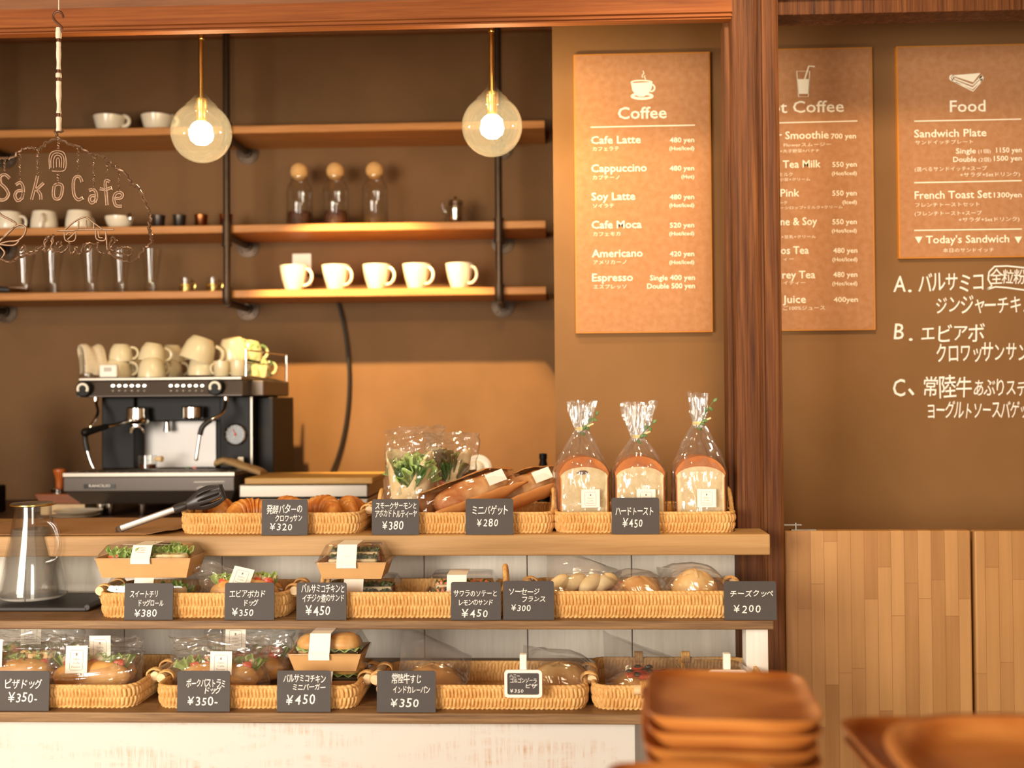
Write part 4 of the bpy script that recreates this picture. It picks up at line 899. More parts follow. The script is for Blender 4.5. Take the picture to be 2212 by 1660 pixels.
mcup(328, YM+.08, .064, FL, 0, .9, 'cream cup upside down with its handle to the front, mid machine top')
mcup(333, YM+.10, .112, FL, .15, .4, 'cream cup stacked over the middle cup with its handle raised', sc_=.95)
mcup(366, YM+.20, .064, FL, 0, .4, 'cream cup upside down behind and right of the middle stack')
mcup(372, YM+.22, .112, FL, 0, .3, 'cream cup on the rear stack right of the middle, handle in the air', sc_=.9)
mcup(436, YM+.10, .070, FL, 0, 2.4, 'cream cup upside down under the big tilted mug')
mcup(440, YM+.10, .128, FL-.05, .32, .2, 'big cream mug tilted on top of another cup, left of the square espresso cups', sc_=1.25)
mcup(497, YM+.16, .070, FL, 0, .5, 'cream cup upside down behind the espresso cups')
mcup(500, YM+.16, .130, FL, -.2, 1.1, 'cream mug lying on the stack, topmost above the espresso cups', sc_=1.15)
mcup(535, YM+.24, .066, FL, 0, .2, 'green patterned cup upside down inside the guard rail, lower one', M_CERAMIC_G, 1.0)
mcup(540, YM+.25, .126, FL, .1, .6, 'green patterned cup on top of the stack at the right rail', M_CERAMIC_G, 1.05)
mcup(556, YM+.27, .066, FL, 0, .2, 'green patterned cup at the far right rear corner of the machine top', M_CERAMIC_G, 1.0)
PE = [(.021, 0), (.0235, .002), (.0245, .038), (.0245, .05)]
for u, lb in ((479, 'left one'), (515, 'right one')):
    e = vessel('espresso_cup', PE, 'straight cream espresso cup at the front right of the machine top, %s' % lb, 'cup', M_CERAMIC_Y, atop(u, YM+.05), 'straight espresso cups on the machine')
    handle(e, .0235, .01, .042, .016, .0036, M_CERAMIC_Y, 2.9)
# on the drip tray
t = thing('shot_glass', Vector((P(319, 1010, YM+.06).x, YM+.06, zd+.0005)), 'glass shot jug with coffee and a pale wooden handle on the drip tray', 'glass jug')
MB().lathe([(.026, 0), (.028, .002), (.0285, .045), (.027, .045), (.0265, .004), (.0005, .004)], 24).build('glass_body', M_GLASS, t, local=True)
MB().lathe([(.0255, .005), (.026, .017), (.0005, .017)], 24).build('coffee', M_ESPR, t, local=True)
MB().tube([(.027, -.004, .034), (.045, -.01, .034), (.052, -.012, .034)], [.006, .0095, .0095], 14).build('handle', M_DOWEL, t, local=True)
t = thing('bar_towel', Vector((P(508, 1015, YM+.0).x, YM+.02, zd+.001)), 'folded brown bar towel hanging over the right end of the drip tray', 'towel')
def tw(a, b):
    x = lerp(-.062, .088, b); zz = .016+.012*sin(b*5.5+.5) if b < .75 else lerp(.016+.012*sin(.75*5.5+.5), -.012, (b-.75)*4)
    q = a*2*pi; return Vector((x+.006*nz(b*4, 1), .045*cos(q)*(.7+.3*b)-.01, zz+.012*sin(q)+.004*nz(b*6, cos(q)*2)))
m = MB().grid(tw, 18, 26, cu=True); m.f += [tuple(range(18)), tuple(25*18+i for i in range(17, -1, -1))]; m.m += [0, 0]; m.build('towel_cloth', M_GTOWEL, t, local=True)
t = thing('wooden_peg', Vector((P(523, 1005, YM+.085).x, YM+.07, zd+.0005)), 'small pale peg standing behind the brown bar towel', 'peg')
MB().box(-.009, .009, -.004, .004, 0, .038).build('peg_body', M_STICKER, t, smooth=False, local=True, bevel=.002)

# left of the machine
Zb = Z_BACK
def backb(u, y): return Vector((P(u, 1100, y).x, y, Zb))
t = thing('wooden_box', backb(142, 3.56), 'reddish wooden knock box with a lid to the left of the coffee machine', 'box')
xw0, xw1 = P(70, 1080, 3.5).x-t.location.x, P(192, 1080, 3.5).x-t.location.x
h1 = P(140, 1068, 3.5).z-Zb
MB().frustum((xw0+.02, xw1+.002, -.05, .09), (xw0, xw1-.02, -.05, .09), h1-.034, h1).build('lid', M_REDWOOD, t, smooth=False, local=True, bevel=.003)
MB().box(xw0+.02, xw1-.02, -.045, .085, 0, h1-.0345).build('box_body', M_DOWEL, t, smooth=False, local=True)
t = thing('coffee_tamper', Vector((P(126, 1060, 3.55).x, 3.56, Zb+h1+.0005)), 'coffee tamper with a turned wooden handle on the wooden box', 'tamper')
MB().lathe([(.028, 0), (.028, .012), (.012, .016), (.008, .018)], 24).build('steel_base', M_CHROME, t, local=True)
MB().lathe([(.012, .0165), (.0125, .03), (.013, .045), (.017, .06), (.0205, .07), (.019, .076), (.008, .079), (.0005, .0795)], 24).build('handle', wood('tamper_wood', '8a3f14', 'a4521c', 'b8642a', 'Z', 20, .3), t, local=True)
for i, (u, lb) in enumerate(((163, 'lower'), (168, 'upper'))):
    w_ = vessel('white_dish', [(.030, 0), (.055, .003), (.072, .010), (.074, .012)], 'flat white dish behind the counter left of the machine feet, %s one of two' % lb, 'dish', M_CERAMIC, backb(u, 3.40)+Vector((0, 0, .0005+.0135*i)), 'white dishes behind the counter', wall=.003, base=.004)
t = thing('coffee_grinder', backb(-40, 3.52), 'dark grinder at the left edge of the photo with a looped black cable', 'grinder')
MB().box(-.09, .022, -.08, .12, 0, .09).box(-.09, .004, -.02, .1, .0905, .26).build('grinder_body', M_BLACK, t, smooth=False, local=True, bevel=.006)
MB().lathe([(.03, .261), (.055, .30), (.058, .36), (.05, .365)], 24, (-.055, .03, 0)).build('bean_hopper', M_DKGREY, t, local=True)
MB().tube(smooth_path([(.01, -.03, .21), (.035, -.04, .22), (.052, -.05, .19), (.042, -.05, .12), (.03, -.06, .09), (.06, -.07, .05), (.075, -.08, .01)]), .0055, 8).tube(smooth_path([(.0, -.05, .18), (.03, -.06, .12), (.055, -.07, .06), (.05, -.08, .01)]), .005, 8).build('cable', M_RUBBER, t, local=True)
# steel box with cutting board to the right of the machine
YB = 3.33
t = thing('steel_box', Vector((P(668, 1100, YB).x, YB+.15, Z_BACK)), 'low pale steel box behind the counter with a cutting board on top', 'steel box')
x0, x1_ = P(516, 1070, YB).x, P(795, 1070, YB).x; za, zb_ = P(655, 1076, YB).z, P(655, 1047, YB).z
MB().box(x0, x1_, YB, YB+.30, za, zb_).box(x0, x1_, YB+.003, YB+.30, Z_BACK+.0003, za-.0035).build('steel_case', M_STEEL, t, smooth=False, bevel=.004)
t = thing('cutting_board', Vector((P(668, 1040, YB).x, YB+.15, zb_+.0005)), 'yellowish wooden cutting board on the steel box behind the counter', 'cutting board')
zc2 = zb_+.0005
MB().box(P(530, 1040, YB).x, P(806, 1040, YB).x, YB-.01, YB+.26, zc2, zc2+.020).build('board', M_BOARD, t, smooth=False, bevel=.004)
# behind the wraps
c = P(1033, 1012, 3.36)
t = thing('white_round_lamp', (c.x, 3.36, Z_BACK), 'white round lamp head with a domed middle behind the wrapped tortillas', 'lamp')
Mx = Matrix.Rotation(pi/2, 3, 'X')
MB().lathe([(.034, -.012), (.041, -.004), (.041, .002), (.034, .008), (.027, .004)], 28, c, Mx).build('dish_rim', M_WHITEPL, t)
MB().ball(c+Vector((-.007, -.007, .0)), (.025, .02, .025), 20, 14).build('dome', M_CERAMIC, t)
MB().tube([(c.x, c.y+.01, c.z-.03), (c.x, c.y+.01, Z_BACK+.0003)], .008, 8).build('stem', M_WHITEPL, t)
c = P(1182, 1008, 3.36)
t = thing('spray_bottle', (c.x, 3.36, Z_BACK), 'dark bottle with a yellow tag at the corner of the chalkboard wall', 'bottle')
MB().lathe([(.02, Z_BACK+.0004), (.022, c.z-.02), (.014, c.z+.0), (.010, c.z+.02), (.012, c.z+.022), (.012, c.z+.038), (.0005, c.z+.04)], 20, (c.x-.012, 3.36, 0)).build('bottle_body', M_BLACK, t)
MB().box(c.x-.008, c.x+.012, 3.328, 3.333, c.z-.035, c.z+.0).build('yellow_tag', M_YELLOW, t, smooth=False)

# ------------------------------------------------------------------ water carafe, tray, tongs, papers on the stand
t = thing('black_tray', Vector((P(70, 1310, 2.45).x, 2.45, Z_MID)), 'flat black tray under the water carafe at the left end of the middle tier', 'tray')
a, b = P(-70, 1320, 2.39).x, P(188, 1320, 2.39).x
m = MB().box(a, b, 2.385, 2.575, Z_MID+.0003, Z_MID+.009); m.tube([(b+.001, 2.386, Z_MID+.0085), (b+.001, 2.574, Z_MID+.0085)], .008, 10)
m.build('tray_body', M_DKCLOTH, t, smooth=False, bevel=.003)
zc = Z_MID+.0165; c = Vector((P(71, 1300, 2.475).x, 2.475, zc))
t = thing('water_carafe', c, 'big conical glass carafe of water with a steel lid and glass handle, far left', 'carafe')
H = P(71, 1082, 2.475).z-zc
pr = [(.066, 0), (.074, .006), (.0735, .02), (.060, H*.40), (.050, H*.62), (.044, H*.75), (.0405, H*.84), (.0405, H*.95)]
MB().lathe(pr+[(max(r-.003, .001), max(z_, .006)) for r, z_ in pr[::-1]], 48).build('glass_body', M_GLASS, t, local=True, angle=60)
wp = [(.068, .007), (.0703, .02), (.0565, H*.40), (.0465, H*.62), (.0425, H*.71), (.0005, H*.71)]
MB().lathe(wp, 40).build('water', M_WATER, t, local=True, angle=60)
MB().lathe([(.040, H*.945), (.046, H*.955), (.047, H*.972), (.044, H*.98), (.0005, H*.985)], 40).build('lid', M_STEEL, t, local=True)
MB().tube([(.0468*cos(j*pi/16), .0468*sin(j*pi/16), H*.962) for j in range(32)], .0022, 6, closed=True).build('lid_rim', M_BRASS, t, local=True)
MB().tube(smooth_path([(.030, -.032, H*.79), (.050, -.035, H*.80), (.066, -.036, H*.74), (.074, -.036, H*.62), (.074, -.036, H*.50), (.066, -.036, H*.42), (.050, -.038, H*.385)]), [.0075]*30+[.0065]*7, 12).build('handle', M_GLASS, t, local=True)
# brown paper laid on the counter top at the left
m = MB(); a, b = P(-120, 1180, 2.47).x, P(352, 1180, 2.47).x
def bp_(u, v):
    y = lerp(2.465, 2.835, v); x = lerp(a, b+.09*v*(1-.3*v), u); zz = Z_TOP+.0006+.0014*(1+nz(x*9, y*9))*(.3+min(1, 8*u*(1-u)))*.5
    if u > .93: zz += .006*(u-.93)/.07*(1+nz(y*20, 2))
    return Vector((x, y, zz))
o = tag(m.grid(bp_, 40, 20).build('brown_paper_sheet', M_BROWNPAPER), 'sheet of brown paper lying on the counter top under the tongs', 'paper')
sd = o.modifiers.new('s', 'SOLIDIFY'); sd.thickness = .0006; sd.offset = 1
# tongs
pa, pb, pc = P(262, 1142, 2.52), P(385, 1098, 2.54), P(478, 1062, 2.56)
t = thing('serving_tongs', pa, 'steel tongs with black slotted spoon heads resting on the croissant basket', 'tongs')
d = (pb-pa).normalized(); up = Vector((0, 0, 1)); up = (up-d*up.dot(d)).normalized(); sd_ = d.cross(up)
for sg in (-1, 1):
    m = MB(); N = 12
    def arm(u, v, sg=sg):
        p = pa.lerp(pb, v); w_ = .0085; q = 2*pi*u; return p+sd_*(sg*(.006+.008*v)+.0022*cos(q)*1.0)+up*(w_*sin(q)*(1-.1*v)+.0) 
    m.grid(arm, 12, N, cu=True); m.f += [tuple(range(12)), tuple((N-1)*12+i for i in range(11, -1, -1))]; m.m += [0, 0]
    am = m.build('arm', M_STEEL, t)
    m = MB(); L_ = (pc-pb).length
    m.tube([pb-d*.006+sd_*sg*.014, pb+d*.018+sd_*sg*.014, pb+d*.026+sd_*sg*.014], [.0105, .0098, .006], 12)
    def head(u, v, sg=sg):                     # spoon with open slots between prongs
        s_ = v; wv = .006+.019*sin(min(1, s_*1.25)*pi*.62)**1.2; wv *= (1-.25*max(0, s_-.8)/.2)
        q = (u-.5)*2; slot = 0
        return pb+d*(.018+s_*(L_-.012))+up*(q*wv)+sd_*(sg*(.014+.010*(1-q*q)*sin(s_*pi)**.7)) 
    nu, nv = 25, 22; st0 = len(m.f); m.grid(head, nu, nv)
    keep = []; 
    for k_, f in enumerate(m.f):
        if k_ >= st0:
            j, i = divmod(k_-st0, nu-1)
            if 8 <= j and any(abs(i-c_) <= 0.9 for c_ in (5, 6, 11, 12, 17, 18)) and (j < 19): continue
        keep.append(f)
    m.f = keep; m.m = [0]*len(keep)
    o = m.build('spoon_head', M_NYLON, t); s2 = o.modifiers.new('s', 'SOLIDIFY'); s2.thickness = .003
MB().tube([pa+sd_*.0085, pa-d*.006, pa-sd_*.0085], .0075, 10).build('pivot', M_STEEL, t)

# ------------------------------------------------------------------ wicker baskets
def basket(ua, ub, vr, Yf, D, z, label, group, ends='dowel', flare=.004, front_dowel=False):
    a, b = P(ua, vr, Yf).x, P(ub, vr, Yf).x; W = b-a; H = P((ua+ub)/2, vr, Yf).z-z; R = .030
    t = thing('wicker_basket', Vector(((a+b)/2, Yf+D/2, z)), label, 'basket', group)
    seg = [(W-2*R, 'l'), (pi/2*R, 'c'), (D-2*R, 'l'), (pi/2*R, 'c')]*2; Lp = sum(s_[0] for s_ in seg)
    N = int(Lp/.0072); N += N % 2
    def path(s_):
        q = s_ % Lp; x, y, h = -W/2+R, -D/2, 0.0
        for l, k_ in seg:
            dx, dy = cos(h), sin(h)
            if q <= l+1e-9:
                if k_ == 'l': return x+dx*q, y+dy*q, dy, -dx
                aa = q/R; cx, cy = x-dy*R, y+dx*R; return cx+R*sin(h+aa), cy-R*cos(h+aa), sin(h+aa), -cos(h+aa)
            if k_ == 'l': x += dx*l; y += dy*l
            else: cx, cy = x-dy*R, y+dx*R; h += pi/2; x, y = cx+R*sin(h), cy-R*cos(h)
            q -= l
        return x, y, 0, -1
    nu = N*8; pts = [path(Lp*i/nu) for i in range(nu)]
    jit = [random.uniform(-.25, .25) for _ in range(N*2+2)]
    wav = [nz(i*.11, W*10) for i in range(nu)]
    def weave(i, tt):
        s_ = i/8
        if tt > .86:                                       # twisted rim
            q = (tt-.86)/.14; return .0022*sin(pi*min(1, q*.9+.1))+.0011*cos(2*pi*(s_*.75+q*.6))
        if tt < .09: return .0012+.0010*cos(2*pi*(s_*.75-tt*6))
        q = (tt-.09)/.77*2; bnd = int(q); fr = q-bnd
        ph = s_+bnd*.5+(.22 if bnd else -.22)*(fr-.5); kk = int(ph) % (N*2)
        return .0042*(max(0, abs(sin(pi*ph))-.22)/.78)**.55*sin(pi*min(max(fr*1.0, .02), .98))**.35*(1+.3*jit[kk])+.0008*wav[i]
    rows_o = [0, .03, .06, .09, .11, .14, .20, .28, .36, .42, .46, .475, .49, .51, .55, .62, .70, .77, .82, .85, .865, .89, .93, .97, 1.0]
    rows_i = [1.0, .95, .88, .84, .7, .5, .48, .46, .3, .13]
    def pt(i, tt, inner):
        x, y, nx, ny = pts[i]; dd = weave(i, tt); belly = flare*tt+.0022*sin(pi*tt)
        k_ = (dd+belly) if not inner else belly-.0045-dd*.8
        return Vector((x+nx*k_, y+ny*k_, tt*H))
    m = MB(); vs = []
    allr = [(r_, False) for r_ in rows_o]+[(r_, True) for r_ in rows_i]
    for tt, inn in allr:
        vs += [pt(i, tt, inn) for i in range(nu)]
    fs = [(j*nu+i, j*nu+(i+1) % nu, (j+1)*nu+(i+1) % nu, (j+1)*nu+i) for j in range(len(allr)-1) for i in range(nu)]
    m.add(vs, fs); nr = len(allr)
    m.f += [tuple((nr-1)*nu+i for i in range(nu)), tuple(range(nu-1, -1, -1))]; m.m += [0, 0]
    m.build('woven_body', M_WICKER, t, local=True, angle=80)
    for sg in ((-1, 1) if not front_dowel else ()):
        xe_ = sg*(W/2+flare)
        if ends == 'loop':
            n = 44; lp = [(xe_+sg*.004-sg*.003*sin(pi*i/n), lerp(-.034, .034, i/n)*(1+.15*sin(pi*i/n)), H-.012+.052*sin(pi*i/n)**.6) for i in range(n+1)]
            MB().tube(lp, [.0052+.0008*(i % 2) for i in range(n+1)], 10).build('handle', M_WICKER, t, local=True, angle=80)
        else:
            xd = xe_+sg*.011; zd_ = H-.002; hl = min(.055, D*.32)
            hd = MB().tube([(xd, -hl, zd_), (xd, hl, zd_)], .0092, 16).build('handle', M_DOWEL, t, local=True, angle=30)
            for yy in (-hl+.018, hl-.018):
                mm = MB()
                for k_ in range(4): mm.tube([(xd-sg*.005+(.0165)*cos(q*pi/8), yy+.0034*(k_-1.5), zd_-.001+.0125*sin(q*pi/8)) for q in range(16)], .0021, 6, closed=True)
                mm.build('cord_lashing', M_WICKER, hd, local=True)
    if front_dowel:
        yd = -D/2-.011; hl = .055; zd_ = H-.006; x_ = -W/2+.128
        hd = MB().tube([(x_-hl, yd, zd_), (x_+hl, yd, zd_)], .0095, 16).build('handle', wood('pale_front_dowel', 'd2aa72', 'e2c08c', 'ecd2a8', 'X', 30, .5), t, local=True, angle=30)
        for xx in (x_-hl+.022, x_+hl-.022):
            mm = MB()
            for k_ in range(5): mm.tube([(xx+.0034*(k_-2), yd+.004+.0165*cos(q*pi/8), zd_+.013*sin(q*pi/8)) for q in range(16)], .0021, 6, closed=True)
            mm.build('cord_lashing', M_WICKER, hd, local=True)
        for xx in (-W/2+.10, -W/2+.20):
            mm = MB()
            for k_ in range(5): mm.tube([(xx+.0036*(k_-2), D/2+flare-.002+.008*cos(q*pi/8), H+.011*sin(q*pi/8)) for q in range(16)], .0022, 6, closed=True)
            mm.build('rear_lashing', M_WICKER, t, local=True)
    return t
g1, g2, g3 = 'baskets on the counter top', 'baskets on the middle tier', 'baskets on the bottom tier'
basket(392, 772, 1108, 2.488, .245, Z_TOP, 'wicker basket of croissants at the left of the counter top row', g1)
basket(812, 1191, 1107, 2.488, .245, Z_TOP, 'wicker basket with loop handles holding tortilla wraps and kraft-bagged baguettes', g1, 'loop')
basket(1203, 1586, 1106, 2.488, .245, Z_TOP, 'wicker basket with loop handles holding three bagged loaves beside the post', g1, 'loop')
basket(216, 612, 1281, 2.318, .175, Z_MID, 'wicker basket with stacked roll cartons and a bagged hot dog roll', g2)
basket(692, 1082, 1279, 2.318, .175, Z_MID, 'wicker basket with loop handles holding sandwich cartons on the middle tier', g2, 'loop')
basket(1152, 1588, 1277, 2.318, .175, Z_MID, 'wicker basket of sausage rolls and cheese buns at the right of the middle tier', g2)
basket(-150, 288, 1479, 2.163, .26, Z_BOT, 'wicker basket of pizza dog bags at the left end of the bottom tier', g3)
basket(340, 766, 1481, 2.163, .23, Z_BOT, 'wicker basket of pastrami rolls and mini burger cartons on the bottom tier', g3)
basket(818, 1264, 1480, 2.163, .20, Z_BOT, 'wicker basket of filmed curry bread and cheese pizza on the bottom tier', g3)
basket(1286, 1660, 1481, 2.163, .235, Z_BOT, 'wicker basket with a front dowel handle partly behind the wooden plates', g3, front_dowel=True)

# ------------------------------------------------------------------ food helpers
def ruffle(m, c, w_, h, tilt=(0, 0, 0), seed=0, waves=9, amp=.006):
    """a frilled leaf fanning up from its stem at c"""
    R = Euler(tilt).to_matrix(); c = Vector(c)
    def fn(u, v):
        a = (u-.5)*2.0; r = v
        p = Vector((sin(a)*w_*.62*r, amp*r*r*sin(u*waves*2.6+seed)*1.5+.006*nz(u*5+seed, v*5), h*r*(.6+.4*cos(a))+amp*.22*r*r*sin(u*waves*4.3+seed*2)+.007*r*nz(u*4+seed, 7)))
        return c+R @ p
    return m.grid(fn, 44, 9)
def solid(o, th=.0008):
    s_ = o.modifiers.new('s', 'SOLIDIFY'); s_.thickness = th; return o
def film_bag(W, H, D, seed, top=.04, wr=.004, nu=60, nv=32, lean=0.0, skew=0.0, corner=.0, drop=0.0):
    """standing pillow of cellophane, open mouth pressed flat at the top"""
    m = MB()
    def fn(u, v):
        a = 2*pi*u; th = D/2*(1-(1-top)*max(0, (v-.35)/.65)**1.3)*min(1, .55+v*4); hw = W/2*(1-.06*sin(v*pi)+.02*v)
        ex = .55; cx, sy = cos(a), sin(a)
        x = hw*abs(cx)**ex*(1 if cx > 0 else -1); y = th*abs(sy)**.8*(1 if sy > 0 else -1)
        n1 = nz(x*34+seed, v*H*30, y*20); n2 = nz(x*70, v*H*60+seed, y*40)
        crease = abs(nz(x*14+v*9+seed, v*4-x*10, seed))
        k = wr*(.4+v*.8); fc = abs(nz(x*11+v*6+seed*3, v*5-x*6, seed))-.22
        return Vector((x+skew*v+k*(.6*n2+.8*nz(y*30+seed, v*H*26, x*9)), y+k*(n1*2.2+n2*.9)-k*1.6*max(0, .25-crease)*4*.4+k*4.0*fc*(1 if sy < 0 else -1)*min(1, v*3)+lean*v*v, v*H*(1-corner*abs(x/(W/2))**3)*(1-drop*max(0, x/W+.25))+.3*k*n1*v+max(0, v-.6)*.035*nz(x*26+seed, seed)))
    m.grid(fn, nu, nv, cu=True)
    m.f += [tuple(range(nu-1, -1, -1))]; m.m += [0]
    return m
def sticker(parent, c, w_, h, rx=0.0, rz=0.0, ry=0.0, logo=True):
    """cream square label with the shop's little printed frame"""
    m = MB().box(-w_/2, w_/2, -.0003, .0003, -h/2, h/2); M4 = Matrix.Translation(c) @ Euler((rx, ry, rz)).to_matrix().to_4x4()
    m.xf(M4); s_ = m.build('sticker', M_STICKER, parent, smooth=False, local=True)
    if logo:
        m = MB(); mp = lambda u, v: (u*w_/50, -v*h/50)
        put_line(m, mp, [(-13, -17), (13, -17), (15, -15), (15, 17), (13, 19), (-13, 19), (-15, 17), (-15, -15)], .8, -.0005, True)
        put_poly(m, mp, [(-2, -12), (2, -12), (2, -7), (-2, -7)], -.0005)
        for j, (tx, hw) in enumerate((('Sako', 8), ('Cafe', 8), ('Flower', 11))): put_text(m, mp, tx, -hw, hw, 1+j*7, 4, -.0005, 0)
        m.xf(M4); m.build('sticker_lettering', M_INK, s_, smooth=False, local=True)
    return s_
def on(u, Y, z, v=1100): return Vector((P(u, v, Y).x, Y, z))
ZA, ZM_, ZB_ = Z_TOP+.006, Z_MID+.006, Z_BOT+.006

# croissants
def croissant(label, u, Y, rz, rx=0.0, first=None, dz=0.0):
    if first: return copy_tree(first, on(u, Y, ZA+dz), label, rot=(rx, 0, rz))
    m = MB(); N = 64
    def fn(a, b):
        th = lerp(-1.15, 1.15, b); R = .058; r = .030*max(.02, (1-abs(2*b-1)**2.2))**.62
        stp = (b*9) % 1; r *= 1+.16*(1-stp) if b < .5 else 1+.16*stp
        q = 2*pi*a; r *= 1+.06*nz(a*6, b*14)
        cx, cy = R*sin(th), R*cos(th)-R
        return Vector((cx+r*cos(q)*sin(th)*.9, cy+r*cos(q)*cos(th)*.9, max(.0, .030+r*sin(q)*1.05)))
    m.grid(fn, 24, N, cu=True); m.f += [tuple(range(23, -1, -1)), tuple((N-1)*24+i for i in range(24))]; m.m += [0, 0]
    t = m.build('croissant', M_CROISS, None, local=True, angle=60); t.location = on(u, Y, ZA); t.rotation_euler = (rx, 0, rz)
    return tag(t, label, 'croissant', 'croissants in the wicker basket')
k0 = croissant('croissant peeking over the rim just left of the price 320 card', 541, 2.60, .5)
croissant('croissant at the left end of its basket by the tongs', 470, 2.66, 1.7, first=k0)
croissant('croissant leaning highest, just right of the price 320 card', 705, 2.59, -.6, .12, first=k0, dz=.008)
croissant('croissant at the right end of its basket', 752, 2.65, 1.5, first=k0)
croissant('croissant hidden mostly behind the price 320 card', 622, 2.66, 2.4, first=k0)

# tortilla wraps in cellophane
def wrap_bag(u, Y, label, red, H, seed, rz=0.0, skew=0.0):
    t = thing('bagged_tortilla_wrap', on(u, Y, ZA), label, 'wrap', 'bagged tortilla wraps', rz=rz); m = MB()
    def cone(a, b):
        q = 2*pi*a; dip = math.exp(-((a-.72)/.11)**2)*.075+.010*sin(q*2); h = .165-dip; z_ = h*b; r = lerp(.034, .054, z_/.165)
        return Vector((r*cos(q)*1.05, r*sin(q)*.75, .003+z_))
    solid(m.grid(cone, 60, 16, cu=True).build('tortilla', M_TORT, t, local=True), .004)
    m = MB(); m.grid(lambda a, b: Vector((lerp(.0355, .044, b)*cos(2*pi*a)*1.06, lerp(.0355, .044, b)*sin(2*pi*a)*.79, .002+.066*b+.012*b*sin(2*pi*a+1))), 48, 6, cu=True); solid(m.build('paper_sleeve', M_KRAFT, t, local=True), .0008)
    m = MB(); rnd = random.Random(seed)
    for j in range(10): ruffle(m, (rnd.uniform(-.028, .028), rnd.uniform(-.026, .015), rnd.uniform(.085, .115)), .075, rnd.uniform(.045, .062), (rnd.uniform(-.2, .5), rnd.uniform(-.5, .5), rnd.uniform(-.8, .8)), seed=j+seed, amp=.008)
    solid(m.build('red_leaf_lettuce' if red else 'green_lettuce', M_REDLEAF if red else M_LETT, t, local=True), .001)
    m = MB()
    for j in range(2): ruffle(m, (rnd.uniform(-.02, .02), -.030, .085), .040, .060, (.1, rnd.uniform(-.4, .4), rnd.uniform(-.5, .5)), seed=j)
    solid(m.build('dark_leaf', M_DKLEAF, t, local=True), .001)
    m = MB()
    for j in range(5): m.ball((-.022+.010*j, -.026+.004*rnd.random(), .085+.014*rnd.random()), (.009, .007, .012), 10, 8, .5, j)
    m.build('salmon' if red else 'white_filling', M_SALMON if red else M_CRUMB, t, local=True)
    film_bag(.136, H, .105, seed, top=.06, wr=.007, skew=skew, corner=.02).build('cellophane_bag', M_FILM, t, smooth=False, local=True)
    return t
wrap_bag(886, 2.60, 'tortilla wrap with green lettuce standing in a cellophane bag, left of the pair', False, .232, 3, .15, .012)
wrap_bag(970, 2.69, 'tortilla wrap with red leaf and salmon in a cellophane bag, behind the first', True, .215, 11, -.15, .01)

# baguettes in kraft bags with a film window
def baguette(u, Y, label, rz, seed, ty=.30):
    t = thing('bagged_baguette', on(u, Y, Z_TOP+.084), label, 'baguette', 'kraft-bagged mini baguettes')
    N = 40; m = MB()
    def bread(a, b):
        s_ = 2*b-1; r = .036*max(.0004, 1-abs(s_)**3)**.5*(1+.05*nz(b*9, a*4+seed)); q = 2*pi*a
        cut = .05*sin(b*16+cos(q)*2.0)*max(0, sin(q)); return Vector((s_*.098, r*cos(q)*.95, r*sin(q)*(.85+cut)))
    m.grid(bread, 28, N, cu=True).build('bread', M_FLOURED, t, local=True, angle=60)
    m = MB()
    def bag(a, b):
        q = lerp(.90*pi, 2.40*pi, a); x = lerp(-.115, .125, b); f = 1-.75*max(0, (b-.72)/.28); r = .043
        return Vector((x+.003*nz(a*6, b*5), r*cos(q)*1.08*(1+.10*b), r*sin(q)*f*.9+.004*nz(a*7+seed, b*6)))
    solid(m.grid(bag, 30, 24).build('kraft_bag', M_PAPERBAG, t, local=True), .0008)
    m = MB()
    def win(a, b):
        q = lerp(.42*pi, .90*pi, a); x = lerp(-.114, .12, b); f = 1-.7*max(0, (b-.75)/.25)
        return Vector((x, .044*cos(q)*1.06, .043*sin(q)*f*.92+.003*nz(a*8, b*9+seed)))
    m.grid(win, 20, 30).build('clear_window', M_LID, t, local=True)
    sticker(t, Vector((.055, -.028, .030)), .046, .028, rx=-.75, rz=0, logo=False)
    t.rotation_euler = Euler((ty, -.30, rz), 'XYZ'); return t
baguette(1018, 2.575, 'mini baguette in a windowed kraft bag, left of the pair, behind price card 280', .50, 2)
baguette(1120, 2.65, 'mini baguette in a windowed kraft bag, right of the pair, next to the loaves', .45, 5)

